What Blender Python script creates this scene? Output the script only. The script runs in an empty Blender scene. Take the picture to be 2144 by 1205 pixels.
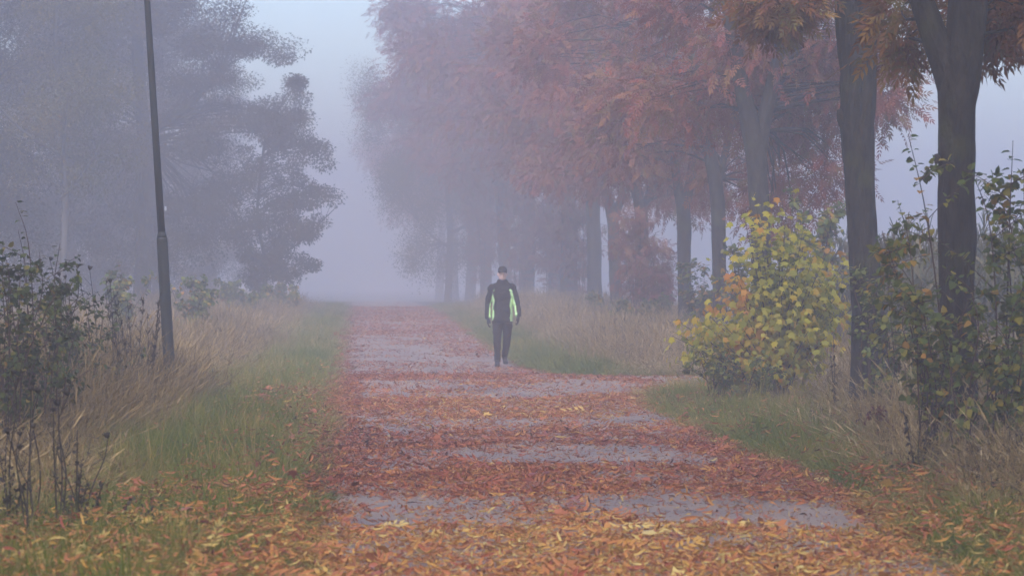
import bpy, math, random
import numpy as np
from mathutils import Vector, Matrix

R = math.radians
scene = bpy.context.scene
COL = scene.collection

# ------------------------------------------------------------------ camera
FPX, CX, CY = 7000.0, 1072.0, 602.5          # focal length and centre in photo pixels
VPX, HY = 755.0, 585.0                       # where the path (+Y) meets the horizon
CAM = Vector((0.0, 0.0, 1.58))
fwd = Vector(((CX - VPX) / FPX, 1.0, -(CY - HY) / FPX)).normalized()
cd = bpy.data.cameras.new('camera'); cam = bpy.data.objects.new('camera', cd); COL.objects.link(cam)
cd.sensor_width = 36.0; cd.lens = FPX / 2144.0 * 36.0
cd.clip_start = 0.3; cd.clip_end = 3000.0
cam.location = CAM; cam.rotation_euler = fwd.to_track_quat('-Z', 'Y').to_euler()
cd.dof.use_dof = True; cd.dof.focus_distance = 43.0; cd.dof.aperture_fstop = 6.3
scene.camera = cam

# ------------------------------------------------------------------ sky, sun, exposure
SUN_EL, SUN_AZ = R(50), R(192)
w = bpy.data.worlds.new('World'); scene.world = w; w.use_nodes = True
nt = w.node_tree; nt.nodes.clear()
sky = nt.nodes.new('ShaderNodeTexSky'); sky.sky_type = 'NISHITA'; sky.sun_disc = False
sky.sun_elevation = SUN_EL; sky.sun_rotation = SUN_AZ
sky.air_density = 1.0; sky.dust_density = 1.5; sky.ozone_density = 1.0
hsv = nt.nodes.new('ShaderNodeHueSaturation'); hsv.inputs['Saturation'].default_value = 1.35; hsv.inputs['Hue'].default_value = 0.512
bg = nt.nodes.new('ShaderNodeBackground'); bg.inputs['Strength'].default_value = 0.13
wo = nt.nodes.new('ShaderNodeOutputWorld')
nt.links.new(sky.outputs[0], hsv.inputs['Color']); nt.links.new(hsv.outputs[0], bg.inputs['Color'])
nt.links.new(bg.outputs[0], wo.inputs['Surface'])
sd = bpy.data.lights.new('sun', 'SUN'); sun = bpy.data.objects.new('sun', sd); COL.objects.link(sun)
sd.energy = 1.5; sd.angle = R(60); sd.color = (1.0, 0.93, 0.88)
sdir = Vector((math.sin(SUN_AZ) * math.cos(SUN_EL), math.cos(SUN_AZ) * math.cos(SUN_EL), math.sin(SUN_EL)))
sun.rotation_euler = sdir.to_track_quat('Z', 'Y').to_euler(); sun.location = (0, -10, 30)
scene.view_settings.view_transform = 'Standard'; scene.view_settings.look = 'None'
scene.view_settings.exposure = 1.55; scene.view_settings.gamma = 1.0
scene.view_settings.use_curve_mapping = False
HAZE_DENSITY = 0.0073
HAZE_COLOR = (1.0, 0.905, 0.865)
cy = scene.cycles
cy.use_denoising = True
cy.max_bounces = 4; cy.diffuse_bounces = 2; cy.glossy_bounces = 1; cy.transmission_bounces = 2
cy.volume_bounces = 1; cy.transparent_max_bounces = 8
cy.use_adaptive_sampling = True; cy.adaptive_threshold = 0.03
cy.caustics_reflective = False; cy.caustics_refractive = False

# ------------------------------------------------------------------ helpers
_rot = cam.rotation_euler.to_matrix()
def at(px, py, Y):
    """the point at depth Y (metres along the path) seen at a photo pixel"""
    d = _rot @ Vector(((px - CX) / FPX, -(py - CY) / FPX, -1.0))
    return CAM + d * (Y / d.y)

def hash2(ix, iy, s):
    h = np.sin(ix * 127.1 + iy * 311.7 + s * 74.7) * 43758.5453
    return h - np.floor(h)
def vnoise(x, y, s=0):
    x = np.asarray(x, float); y = np.asarray(y, float)
    ix, iy = np.floor(x), np.floor(y); fx, fy = x - ix, y - iy
    fx = fx * fx * (3 - 2 * fx); fy = fy * fy * (3 - 2 * fy)
    a, b = hash2(ix, iy, s), hash2(ix + 1, iy, s); c, d = hash2(ix, iy + 1, s), hash2(ix + 1, iy + 1, s)
    return (a * (1 - fx) + b * fx) * (1 - fy) + (c * (1 - fx) + d * fx) * fy
def smooth(a, b, x):
    t = np.clip((np.asarray(x, float) - a) / (b - a), 0, 1)
    return t * t * (3 - 2 * t)

_GY = [-60, 15, 60, 70, 78, 91, 110, 136, 160, 200, 280, 700]
_GZ = [0, 0, 0, .03, .08, .2, .30, .36, .36, .25, -.2, -.5]
def gz(x, y):
    z = np.interp(y, _GY, _GZ)
    x = np.asarray(x, float)
    side = smooth(1.0, 6.0, np.abs(x - 1.5) - 1.9)
    z = z + side * (0.10 * (vnoise(x * .4, np.asarray(y) * .3, 3) - .4))
    return z
def gzf(x, y): return float(gz(np.array([x]), np.array([y]))[0])

def mesh_np(name, V, F, rnd=None, smooth_shade=False):
    """F: (M,k) faces of one size"""
    V = np.asarray(V, np.float32); F = np.asarray(F, np.int32)
    me = bpy.data.meshes.new(name)
    me.vertices.add(len(V)); me.vertices.foreach_set('co', V.ravel())
    m, k = F.shape
    me.loops.add(m * k); me.loops.foreach_set('vertex_index', F.ravel())
    me.polygons.add(m)
    me.polygons.foreach_set('loop_start', np.arange(0, m * k, k, dtype=np.int32))
    me.polygons.foreach_set('loop_total', np.full(m, k, np.int32))
    if smooth_shade: me.polygons.foreach_set('use_smooth', np.ones(m, bool))
    me.update(calc_edges=True)
    if rnd is not None:
        a = me.attributes.new('rnd', 'FLOAT', 'FACE'); a.data.foreach_set('value', np.asarray(rnd, np.float32))
    return me

def link(name, me, mat=None, parent=None):
    o = bpy.data.objects.new(name, me); COL.objects.link(o)
    if mat is not None and len(me.materials) == 0: me.materials.append(mat)
    if parent is not None: o.parent = parent
    return o
def empty(name, loc, rz=0.0, sc=1.0):
    o = bpy.data.objects.new(name, None); COL.objects.link(o)
    o.location = loc; o.rotation_euler = (0, 0, rz); o.scale = (sc, sc, sc); o.empty_display_size = .2
    return o
def tag(o, label=None, cat=None, group=None, kind=None):
    if label: o['label'] = label
    if cat: o['category'] = cat
    if group: o['group'] = group
    if kind: o['kind'] = kind
    return o
def copy_tree(root, loc, rz, sc):
    r = root.copy(); COL.objects.link(r)
    r.location = loc; r.rotation_euler = (0, 0, rz); r.scale = (sc, sc, sc)
    for ch in list(root.children):
        c = ch.copy(); COL.objects.link(c); c.parent = r
    return r

def norm(a): return a / np.maximum(np.linalg.norm(a, axis=-1, keepdims=True), 1e-9)
def frames(d, rng, face=None):
    """rotation matrices whose Y axis is d; Z roughly up (or towards face) with random roll"""
    n = len(d); d = norm(d)
    up = (np.tile([0, 0, 1.0], (n, 1)) if face is None else face) + rng.normal(0, .55 if face is None else .4, (n, 3))
    x = norm(np.cross(d, up)); z = np.cross(x, d)
    return np.stack([x, d, z], axis=2)
def scatter(tpl, pos, M, scl, rng, rnd=None):
    TV, TF = tpl
    n, k = len(pos), len(TV)
    V = np.einsum('nij,kj->nki', M, TV) * np.asarray(scl).reshape(n, 1, 1) + pos[:, None, :]
    F = TF[None] + (np.arange(n) * k)[:, None, None]
    if rnd is None: rnd = rng.random(n)
    return V.reshape(-1, 3), F.reshape(-1, TF.shape[1]), np.repeat(rnd, len(TF))
class Acc:
    def __init__(s): s.V = []; s.F = []; s.R = []; s.n = 0
    def add(s, V, F, r=None):
        V = np.asarray(V, float); F = np.asarray(F, int)
        s.V.append(V); s.F.append(F + s.n); s.n += len(V)
        s.R.append(np.full(len(F), .5) if r is None else (np.full(len(F), r) if np.isscalar(r) else r))
    def mesh(s, name, sm=False): return mesh_np(name, np.concatenate(s.V), np.concatenate(s.F), np.concatenate(s.R), sm)

def catmull(P, n):
    P = np.asarray(P, float)
    if len(P) < 3:
        t = np.linspace(0, 1, n)[:, None]; return P[0] * (1 - t) + P[-1] * t
    Q = np.vstack([2 * P[0] - P[1], P, 2 * P[-1] - P[-2]])
    u = np.linspace(0, len(P) - 1 - 1e-6, n); i = u.astype(int); t = (u - i)[:, None]
    a, b, c, d = Q[i], Q[i + 1], Q[i + 2], Q[i + 3]
    return .5 * (2 * b + (c - a) * t + (2 * a - 5 * b + 4 * c - d) * t ** 2 + (3 * b - a - 3 * c + d) * t ** 3)
def tube(P, rad, sides=8, bump=0.0, seed=0, cap=True):
    """triangulated tube along P (n,3) with radii (n)"""
    P = np.asarray(P, float); n = len(P); rad = np.broadcast_to(np.asarray(rad, float), (n,))
    T = norm(np.gradient(P, axis=0))
    ref = np.array([1.0, 0.13, 0.07]) if abs(T[:, 2]).mean() > .6 else np.array([.1, .1, 1.0])
    X = norm(np.cross(T, ref)); Y = np.cross(T, X)
    a = np.linspace(0, 2 * np.pi, sides, endpoint=False)
    rr = rad[:, None] * np.ones(sides)
    if bump:
        s = np.cumsum(np.r_[0, np.linalg.norm(np.diff(P, axis=0), axis=1)])
        nz = vnoise(np.cos(a)[None] * 2.2 + seed + s[:, None] * .5, np.sin(a)[None] * 2.2 + s[:, None] * 1.9, seed) - .5
        nz += .5 * (vnoise(np.cos(a)[None] * 6 + seed, np.sin(a)[None] * 6 + s[:, None] * 5, seed + 1) - .5)
        if sides > 30: nz += .45 * (vnoise(np.cos(a)[None] * 9 + s[:, None] * .7, np.sin(a)[None] * 9 + s[:, None] * 2.2, seed + 2) - .5)
        rr = rr * (1 + bump * nz)
    V = P[:, None] + rr[..., None] * (np.cos(a)[None, :, None] * X[:, None] + np.sin(a)[None, :, None] * Y[:, None])
    V = V.reshape(-1, 3)
    i = np.arange(n - 1)[:, None] * sides; j = np.arange(sides)[None]; j2 = (j + 1) % sides
    A, B, C, D = i + j, i + j2, i + sides + j2, i + sides + j
    F = np.concatenate([np.stack([A, B, C], -1).reshape(-1, 3), np.stack([A, C, D], -1).reshape(-1, 3)])
    if cap:
        V = np.vstack([V, P[0], P[-1]]); m = n * sides
        k = np.arange(sides); k2 = (k + 1) % sides
        F = np.vstack([F, np.stack([k2, k, np.full(sides, m)], -1),
                       np.stack([(n - 1) * sides + k, (n - 1) * sides + k2, np.full(sides, m + 1)], -1)])
    return V, F

# leaf templates: Y is the leaf's axis, Z its upper face
def tpl_blade(L=.08, W=.02, fold=.25, droop=.0, seg=2):
    ys = np.linspace(0, 1, seg + 1); V = []; F = []
    wid = [0.12, 1, 0][:seg + 1] if seg == 2 else [0.12, .85, .8, 0]
    for y, wd in zip(ys, wid):
        z = -droop * y * y * L
        V += [(-W * .5 * wd, y * L, z + fold * W * .5 * wd), (0, y * L, z), (W * .5 * wd, y * L, z + fold * W * .5 * wd)]
    for i in range(seg):
        a = 3 * i
        for s in (0, 1):
            F += [(a + s, a + s + 1, a + s + 4), (a + s, a + s + 4, a + s + 3)]
    return np.array(V), np.array(F)
def tpl_leaflet(L, W):                       # two triangles
    return np.array([(0, 0, 0), (W * .5, L * .42, .12 * W), (0, L, -.06 * L), (-W * .5, L * .42, .12 * W)]), np.array([(0, 1, 2), (0, 2, 3)])
def tpl_ash(seed):
    rng = np.random.default_rng(seed); A = []; F = []; n = 0
    Lr = .22
    def put(p, ang, L, W, dz):
        nonlocal n
        V, f = tpl_leaflet(L, W); c, s = math.cos(ang), math.sin(ang)
        V = V @ np.array([[c, -s, 0], [s, c, 0], [0, 0, 1]]).T
        V[:, 2] += dz * np.abs(V[:, 1]) * 0 - .25 * np.linalg.norm(V[:, :2], axis=1)
        A.append(V + p); F.append(f + n); n += 4
    for i in range(4):
        y = Lr * (.25 + .22 * i)
        for s in (-1, 1):
            put((0, y, -.5 * (y / Lr) ** 2 * .08), s * (-.95 + .1 * i) + rng.normal(0, .15), .085 * rng.uniform(.8, 1.15), .026, 0)
    put((0, Lr, -.045), rng.normal(0, .1), .095, .028, 0)
    return np.concatenate(A), np.concatenate(F)
def tpl_oval(L=.06, W=.05, heart=False):
    V = [(0, 0, 0), (W * .5, L * .25, .1 * W), (W * .38, L * .62, .08 * W), (0, L, -.12 * L), (-W * .38, L * .62, .08 * W), (-W * .5, L * .25, .1 * W), (0, L * .5, -.02 * L)]
    if heart: V[1] = (W * .5, L * .12, .1 * W); V[5] = (-W * .5, L * .12, .1 * W)
    return np.array(V), np.array([(0, 1, 6), (1, 2, 6), (2, 3, 6), (3, 4, 6), (4, 5, 6), (5, 0, 6)])
def tpl_maple(L=.14):
    P = [(0, 0), (.18, .02), (.42, .12), (.30, .28), (.52, .52), (.25, .52), (.12, .62), (0, 1.0), (-.12, .62), (-.25, .52), (-.52, .52), (-.30, .28), (-.42, .12), (-.18, .02)]
    V = [(x * L, y * L, -.35 * L * (x * x + .5 * (y - .3) ** 2)) for x, y in P] + [(0, .34 * L, 0.02 * L)]
    k = len(P)
    return np.array(V), np.array([(i, (i + 1) % k, k) for i in range(k)])
def tpl_lobed(L=.09):                        # oak-like
    P = [(0, 0), (.14, .2), (.34, .38), (.22, .5), (.33, .72), (0, 1), (-.33, .72), (-.22, .5), (-.34, .38), (-.14, .2)]
    V = [(x * L, y * L, -.3 * L * (x * x + .4 * y * y)) for x, y in P] + [(0, .5 * L, 0)]
    k = len(P)
    return np.array(V), np.array([(i, (i + 1) % k, k) for i in range(k)])

# ------------------------------------------------------------------ materials
def newmat(name):
    m = bpy.data.materials.new(name); m.use_nodes = True; m.node_tree.nodes.clear(); return m, m.node_tree.nodes, m.node_tree.links
def ramp(N, stops):
    r = N.new('ShaderNodeValToRGB'); e = r.color_ramp.elements
    while len(e) > 1: e.remove(e[-1])
    e[0].position = stops[0][0]; e[0].color = (*stops[0][1], 1)
    for p, c in stops[1:]:
        q = e.new(p); q.color = (*c, 1)
    return r
def leaf_mat(name, stops, trans=.35, instancer=False, patch=0.0, rough=.55, noise_scale=.6):
    """stops: colours along the per-leaf attribute; patch: how far whole clumps drift along the ramp"""
    m, N, L = newmat(name)
    at_ = N.new('ShaderNodeAttribute'); at_.attribute_name = 'rnd'
    val = at_.outputs['Fac']
    if instancer:
        a2 = N.new('ShaderNodeAttribute'); a2.attribute_type = 'INSTANCER'; a2.attribute_name = 'tint'
        mx = N.new('ShaderNodeMath'); mx.operation = 'MULTIPLY_ADD'; mx.inputs[1].default_value = .3
        L.new(val, mx.inputs[0]); L.new(a2.outputs['Fac'], mx.inputs[2])
        sub = N.new('ShaderNodeMath'); sub.operation = 'SUBTRACT'; sub.inputs[1].default_value = .15; sub.use_clamp = True
        L.new(mx.outputs[0], sub.inputs[0]); val = sub.outputs[0]
    if patch:
        tc = N.new('ShaderNodeTexCoord'); nz = N.new('ShaderNodeTexNoise'); nz.inputs['Scale'].default_value = noise_scale; nz.inputs['Detail'].default_value = 2
        oi = N.new('ShaderNodeObjectInfo'); va = N.new('ShaderNodeVectorMath'); va.operation = 'ADD'
        L.new(tc.outputs['Object'], va.inputs[0]); L.new(oi.outputs['Location'], va.inputs[1]); L.new(va.outputs[0], nz.inputs['Vector'])
        mr = N.new('ShaderNodeMapRange'); mr.inputs[1].default_value = .3; mr.inputs[2].default_value = .7; mr.inputs[3].default_value = -patch; mr.inputs[4].default_value = patch
        L.new(nz.outputs['Fac'], mr.inputs[0])
        ad = N.new('ShaderNodeMath'); ad.operation = 'ADD'; ad.use_clamp = True
        L.new(val, ad.inputs[0]); L.new(mr.outputs[0], ad.inputs[1]); val = ad.outputs[0]
    r = ramp(N, stops); L.new(val, r.inputs[0])
    p = N.new('ShaderNodeBsdfPrincipled'); p.inputs['Roughness'].default_value = rough; p.inputs['Specular IOR Level'].default_value = .12
    L.new(r.outputs[0], p.inputs['Base Color'])
    o = N.new('ShaderNodeOutputMaterial')
    if trans:
        t = N.new('ShaderNodeBsdfTranslucent'); L.new(r.outputs[0], t.inputs['Color'])
        mix = N.new('ShaderNodeMixShader'); mix.inputs[0].default_value = trans
        L.new(p.outputs[0], mix.inputs[1]); L.new(t.outputs[0], mix.inputs[2]); L.new(mix.outputs[0], o.inputs['Surface'])
    else: L.new(p.outputs[0], o.inputs['Surface'])
    return m
def rough_mat(name, c1, c2, scale=8, rough=.8, bump=.3, bscale=40, c3=None, c3scale=1.2, spec=.3, c3lo=.52, c3hi=.66, vec='Object', dist=.02, stretch=(1, 1, 1)):
    m, N, L = newmat(name)
    tc = N.new('ShaderNodeTexCoord'); mp = N.new('ShaderNodeMapping'); mp.inputs['Scale'].default_value = stretch
    L.new(tc.outputs[vec], mp.inputs['Vector'])
    nz = N.new('ShaderNodeTexNoise'); nz.inputs['Scale'].default_value = scale; nz.inputs['Detail'].default_value = 6; nz.inputs['Roughness'].default_value = .65
    L.new(mp.outputs[0], nz.inputs['Vector'])
    r = ramp(N, [(.3, c1), (.7, c2)]); L.new(nz.outputs['Fac'], r.inputs[0]); colr = r.outputs[0]
    if c3:
        n3 = N.new('ShaderNodeTexNoise'); n3.inputs['Scale'].default_value = c3scale; n3.inputs['Detail'].default_value = 5
        L.new(tc.outputs[vec], n3.inputs['Vector'])
        mr = N.new('ShaderNodeMapRange'); mr.inputs[1].default_value = c3lo; mr.inputs[2].default_value = c3hi; L.new(n3.outputs['Fac'], mr.inputs[0])
        mx = N.new('ShaderNodeMixRGB'); mx.inputs[2].default_value = (*c3, 1); L.new(mr.outputs[0], mx.inputs[0]); L.new(colr, mx.inputs[1]); colr = mx.outputs[0]
    p = N.new('ShaderNodeBsdfPrincipled'); p.inputs['Roughness'].default_value = rough; p.inputs['Specular IOR Level'].default_value = spec
    L.new(colr, p.inputs['Base Color'])
    if bump:
        nb = N.new('ShaderNodeTexNoise'); nb.inputs['Scale'].default_value = bscale; nb.inputs['Detail'].default_value = 5; L.new(mp.outputs[0], nb.inputs['Vector'])
        b = N.new('ShaderNodeBump'); b.inputs['Strength'].default_value = bump; b.inputs['Distance'].default_value = dist
        L.new(nb.outputs['Fac'], b.inputs['Height']); L.new(b.outputs[0], p.inputs['Normal'])
    o = N.new('ShaderNodeOutputMaterial'); L.new(p.outputs[0], o.inputs['Surface'])
    return m

M = {}
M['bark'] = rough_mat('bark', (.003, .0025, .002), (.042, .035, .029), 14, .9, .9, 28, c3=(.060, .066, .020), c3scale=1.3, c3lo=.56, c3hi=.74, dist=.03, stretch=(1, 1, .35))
M['bark_pale'] = rough_mat('bark_pale', (.06, .052, .046), (.11, .10, .09), 5, .8, .3, 20, c3=(.06, .05, .045), c3scale=4)
M['twig'] = rough_mat('twig', (.03, .022, .018), (.07, .05, .04), 20, .85, 0)
M['stem_red'] = rough_mat('stem_red', (.05, .025, .018), (.10, .055, .035), 20, .8, 0)
M['dead'] = rough_mat('dead_stem', (.016, .012, .010), (.045, .034, .025), 30, .9, 0)
M['straw_stem'] = rough_mat('straw_stem', (.16, .11, .07), (.26, .19, .12), 20, .8, 0)
M['ash'] = leaf_mat('ash_leaf', [(0, (.13, .05, .018)), (.25, (.19, .065, .026)), (.5, (.25, .10, .03)), (.7, (.22, .13, .035)), (.85, (.16, .13, .03)), (1, (.36, .18, .03))], .35, patch=.25)
M['ash_red'] = leaf_mat('ash_leaf_red', [(0, (.17, .04, .03)), (.35, (.29, .075, .05)), (.65, (.31, .115, .06)), (.85, (.21, .14, .05)), (1, (.33, .14, .05))], .35, patch=.25)
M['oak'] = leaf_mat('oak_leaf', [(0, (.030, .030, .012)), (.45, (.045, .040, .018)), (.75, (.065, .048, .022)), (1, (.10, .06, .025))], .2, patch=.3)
M['birch'] = leaf_mat('birch_leaf', [(0, (.07, .07, .02)), (.5, (.12, .105, .03)), (.8, (.18, .14, .035)), (1, (.24, .16, .04))], .35, patch=.25)
M['hazel'] = leaf_mat('shrub_leaf', [(0, (.055, .08, .016)), (.4, (.11, .145, .026)), (.7, (.18, .19, .035)), (.88, (.32, .26, .035)), (1, (.42, .20, .03))], .35, patch=.18)
M['hazel_dark'] = leaf_mat('shrub_leaf_dark', [(0, (.03, .045, .013)), (.5, (.065, .09, .02)), (.82, (.11, .125, .028)), (.94, (.22, .17, .03)), (1, (.30, .15, .03))], .3, patch=.15)
M['maple'] = leaf_mat('maple_leaf', [(0, (.06, .09, .025)), (.2, (.22, .23, .03)), (.45, (.42, .38, .035)), (.7, (.55, .45, .035)), (.86, (.55, .36, .03)), (1, (.55, .24, .03))], .45, patch=.22, noise_scale=1.1)
M['maple_orange'] = leaf_mat('maple_leaf_orange', [(0, (.52, .34, .04)), (.5, (.56, .28, .04)), (1, (.55, .20, .04))], .45)
M['grass'] = leaf_mat('grass_blade', [(0, (.065, .105, .012)), (.35, (.125, .165, .018)), (.6, (.20, .20, .028)), (.8, (.29, .23, .055)), (1, (.38, .27, .10))], .3, True)
M['dry'] = leaf_mat('dry_grass', [(0, (.10, .07, .028)), (.3, (.23, .155, .06)), (.65, (.39, .27, .115)), (1, (.54, .40, .20))], .3, True)
M['litter'] = leaf_mat('fallen_leaf', [(0, (.035, .018, .012)), (.12, (.10, .03, .02)), (.35, (.30, .075, .045)), (.55, (.42, .145, .06)), (.72, (.50, .22, .06)), (.88, (.56, .33, .07)), (1, (.62, .48, .16))], .2, True, rough=.4)
M['maize'] = leaf_mat('maize_leaf', [(0, (.05, .06, .02)), (.5, (.09, .09, .03)), (1, (.19, .15, .07))], .3, True)
M['soil'] = rough_mat('soil', (.030, .024, .014), (.062, .052, .026), 3, .95, .5, 30, c3=(.045, .060, .02), c3scale=.5, c3lo=.45, c3hi=.6)
M['pole'] = rough_mat('pole_paint', (.014, .016, .014), (.024, .026, .023), 14, .55, .1, 60)
M['label'] = rough_mat('sticker', (.5, .5, .5), (.6, .6, .6), 14, .5, 0)

def asphalt():
    m, N, L = newmat('asphalt')
    tc = N.new('ShaderNodeTexCoord')
    n1 = N.new('ShaderNodeTexNoise'); n1.inputs['Scale'].default_value = 120; n1.inputs['Detail'].default_value = 3; L.new(tc.outputs['Object'], n1.inputs['Vector'])
    n2 = N.new('ShaderNodeTexNoise'); n2.inputs['Scale'].default_value = .9; n2.inputs['Detail'].default_value = 6; L.new(tc.outputs['Object'], n2.inputs['Vector'])
    r1 = ramp(N, [(.3, (.17, .135, .105)), (.7, (.30, .245, .195))]); L.new(n1.outputs['Fac'], r1.inputs[0])
    r2 = ramp(N, [(.30, (.50, .46, .43)), (.45, (.80, .76, .73)), (.7, (1.15, 1.1, 1.08))]); L.new(n2.outputs['Fac'], r2.inputs[0])
    mx = N.new('ShaderNodeMixRGB'); mx.blend_type = 'MULTIPLY'; mx.inputs[0].default_value = 1
    L.new(r1.outputs[0], mx.inputs[1]); L.new(r2.outputs[0], mx.inputs[2])
    p = N.new('ShaderNodeBsdfPrincipled'); L.new(mx.outputs[0], p.inputs['Base Color'])
    mr = N.new('ShaderNodeMapRange'); mr.inputs[1].default_value = .4; mr.inputs[2].default_value = .62; mr.inputs[3].default_value = .55; mr.inputs[4].default_value = .8
    L.new(n2.outputs['Fac'], mr.inputs[0]); L.new(mr.outputs[0], p.inputs['Roughness'])
    p.inputs['Specular IOR Level'].default_value = .3
    b = N.new('ShaderNodeBump'); b.inputs['Strength'].default_value = .5; b.inputs['Distance'].default_value = .006
    L.new(n1.outputs['Fac'], b.inputs['Height']); L.new(b.outputs[0], p.inputs['Normal'])
    o = N.new('ShaderNodeOutputMaterial'); L.new(p.outputs[0], o.inputs['Surface'])
    return m
M['asphalt'] = asphalt()

# ------------------------------------------------------------------ ground and path
xs = np.unique(np.r_[np.linspace(-300, -20, 15), np.linspace(-20, 25, 91), np.linspace(25, 300, 15)])
ys = np.unique(np.r_[np.linspace(-55, 10, 8), np.linspace(10, 150, 141), np.linspace(150, 250, 21), np.linspace(250, 610, 10)])
gx, gy = np.meshgrid(xs, ys)
GV = np.stack([gx, gy, gz(gx, gy) - .0], -1).reshape(-1, 3)
nx = len(xs); ii, jj = np.meshgrid(np.arange(len(ys) - 1), np.arange(nx - 1), indexing='ij'); q = (ii * nx + jj).ravel()
ground = link('ground', mesh_np('ground', GV, np.stack([q, q + 1, q + nx + 1, q + nx], -1), None, True), M['soil'])
tag(ground, 'dark soil under the grass verges', 'ground', kind='structure')

PY = [10, 18, 25, 40, 44.5, 46.5, 48.5, 50.2, 51.0, 53.6, 54.0, 55, 60, 90, 140, 230]
PR = [3.2, 3.25, 3.5, 3.55, 3.65, 4.0, 4.7, 6.2, 14.0, 14.0, 4.0, 3.15, 2.9, 2.9, 3.0, 3.0]
def edgeL(y): return -.33 - .12 * smooth(30, 70, y) + .10 * (vnoise(np.asarray(y) * .55, 0 * np.asarray(y), 7) - .5) + .05 * (vnoise(np.asarray(y) * 2.7, 0 * np.asarray(y), 8) - .5)
def edgeR(y): return np.interp(y, PY, PR) + .14 * (vnoise(np.asarray(y) * .5, 0 * np.asarray(y), 9) - .5) + .06 * (vnoise(np.asarray(y) * 2.4, 0 * np.asarray(y), 10) - .5)
py = np.unique(np.r_[np.arange(8, 150, .25), np.arange(150, 232, 2.0)])
u = np.linspace(0, 1, 41)
PX = edgeL(py)[:, None] * (1 - u) + edgeR(py)[:, None] * u
PYY = np.repeat(py[:, None], 41, 1)
PZ = gz(PX, PYY) + .012 + .006 * (vnoise(PX * 1.3, PYY * 1.1, 5) - .5)
ii, jj = np.meshgrid(np.arange(len(py) - 1), np.arange(40), indexing='ij'); q = (ii * 41 + jj).ravel()
path = link('path', mesh_np('path', np.stack([PX, PYY, PZ], -1).reshape(-1, 3), np.stack([q, q + 1, q + 42, q + 41], -1), None, True), M['asphalt'])
tag(path, 'wet grey asphalt path littered with autumn leaves', 'path', kind='structure')

# ------------------------------------------------------------------ geometry-node scatter for uncountable stuff
def gn_scatter(name, pts, rot, scl, tint, idx, meshes, label, cat):
    col = bpy.data.collections.new(name + '_templates')
    for i, me in enumerate(meshes):
        col.objects.link(bpy.data.objects.new('%s_template_%02d' % (name, i), me))
    me = bpy.data.meshes.new(name); n = len(pts)
    me.vertices.add(n); me.vertices.foreach_set('co', np.asarray(pts, np.float32).ravel())
    for nm, ty, key, arr in (('rot', 'FLOAT_VECTOR', 'vector', rot), ('scl', 'FLOAT_VECTOR', 'vector', scl), ('tint', 'FLOAT', 'value', tint), ('idx', 'INT', 'value', idx)):
        a = me.attributes.new(nm, ty, 'POINT')
        a.data.foreach_set(key, np.asarray(arr, np.int32 if ty == 'INT' else np.float32).ravel())
    o = link(name, me)
    ng = bpy.data.node_groups.new(name, 'GeometryNodeTree')
    ng.interface.new_socket('Geometry', in_out='INPUT', socket_type='NodeSocketGeometry')
    ng.interface.new_socket('Geometry', in_out='OUTPUT', socket_type='NodeSocketGeometry')
    N, L = ng.nodes, ng.links
    gi, go = N.new('NodeGroupInput'), N.new('NodeGroupOutput')
    ip = N.new('GeometryNodeInstanceOnPoints'); ci = N.new('GeometryNodeCollectionInfo')
    ci.inputs['Collection'].default_value = col; ci.inputs['Separate Children'].default_value = True; ci.inputs['Reset Children'].default_value = True
    def na(nm, ty):
        a = N.new('GeometryNodeInputNamedAttribute'); a.data_type = ty; a.inputs['Name'].default_value = nm; return a.outputs['Attribute']
    e2r = N.new('FunctionNodeEulerToRotation'); L.new(na('rot', 'FLOAT_VECTOR'), e2r.inputs[0])
    L.new(gi.outputs[0], ip.inputs['Points']); L.new(ci.outputs[0], ip.inputs['Instance'])
    ip.inputs['Pick Instance'].default_value = True
    L.new(na('idx', 'INT'), ip.inputs['Instance Index']); L.new(e2r.outputs[0], ip.inputs['Rotation']); L.new(na('scl', 'FLOAT_VECTOR'), ip.inputs['Scale'])
    L.new(ip.outputs[0], go.inputs[0])
    md = o.modifiers.new('scatter', 'NODES'); md.node_group = ng
    tag(o, label, cat, kind='stuff')
    return o

def blade_tuft(seed, n, hmin, hmax, wid, spread, lean, curl):
    rng = np.random.default_rng(seed); A = Acc()
    for i in range(n):
        h = rng.uniform(hmin, hmax); a = rng.uniform(0, 6.283); r = spread * math.sqrt(rng.random())
        b = np.array([math.cos(a) * r, math.sin(a) * r, -.02]); la = rng.uniform(0, 6.283); l = abs(rng.normal(0, lean))
        dv = np.array([math.cos(la), math.sin(la), 0.0]); t = np.array([0, .5, 1.0])
        P = b + dv * (l * h * t[:, None] + curl * h * rng.uniform(.3, 1) * t[:, None] ** 2) + np.array([0, 0, 1.0]) * (h * t[:, None] * (1 - .25 * t[:, None] * l))
        s = np.array([-dv[1], dv[0], 0]) * wid * rng.uniform(.6, 1.2) * .5
        ra = rng.uniform(0, 6.283); s = np.array([math.cos(ra), math.sin(ra), 0]) * np.linalg.norm(s)
        V = np.array([P[0] - s, P[0] + s, P[1] - s * .8, P[1] + s * .8, P[2]])
        A.add(V, [(0, 1, 3), (0, 3, 2), (2, 3, 4)], rng.random())
    return A
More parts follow.
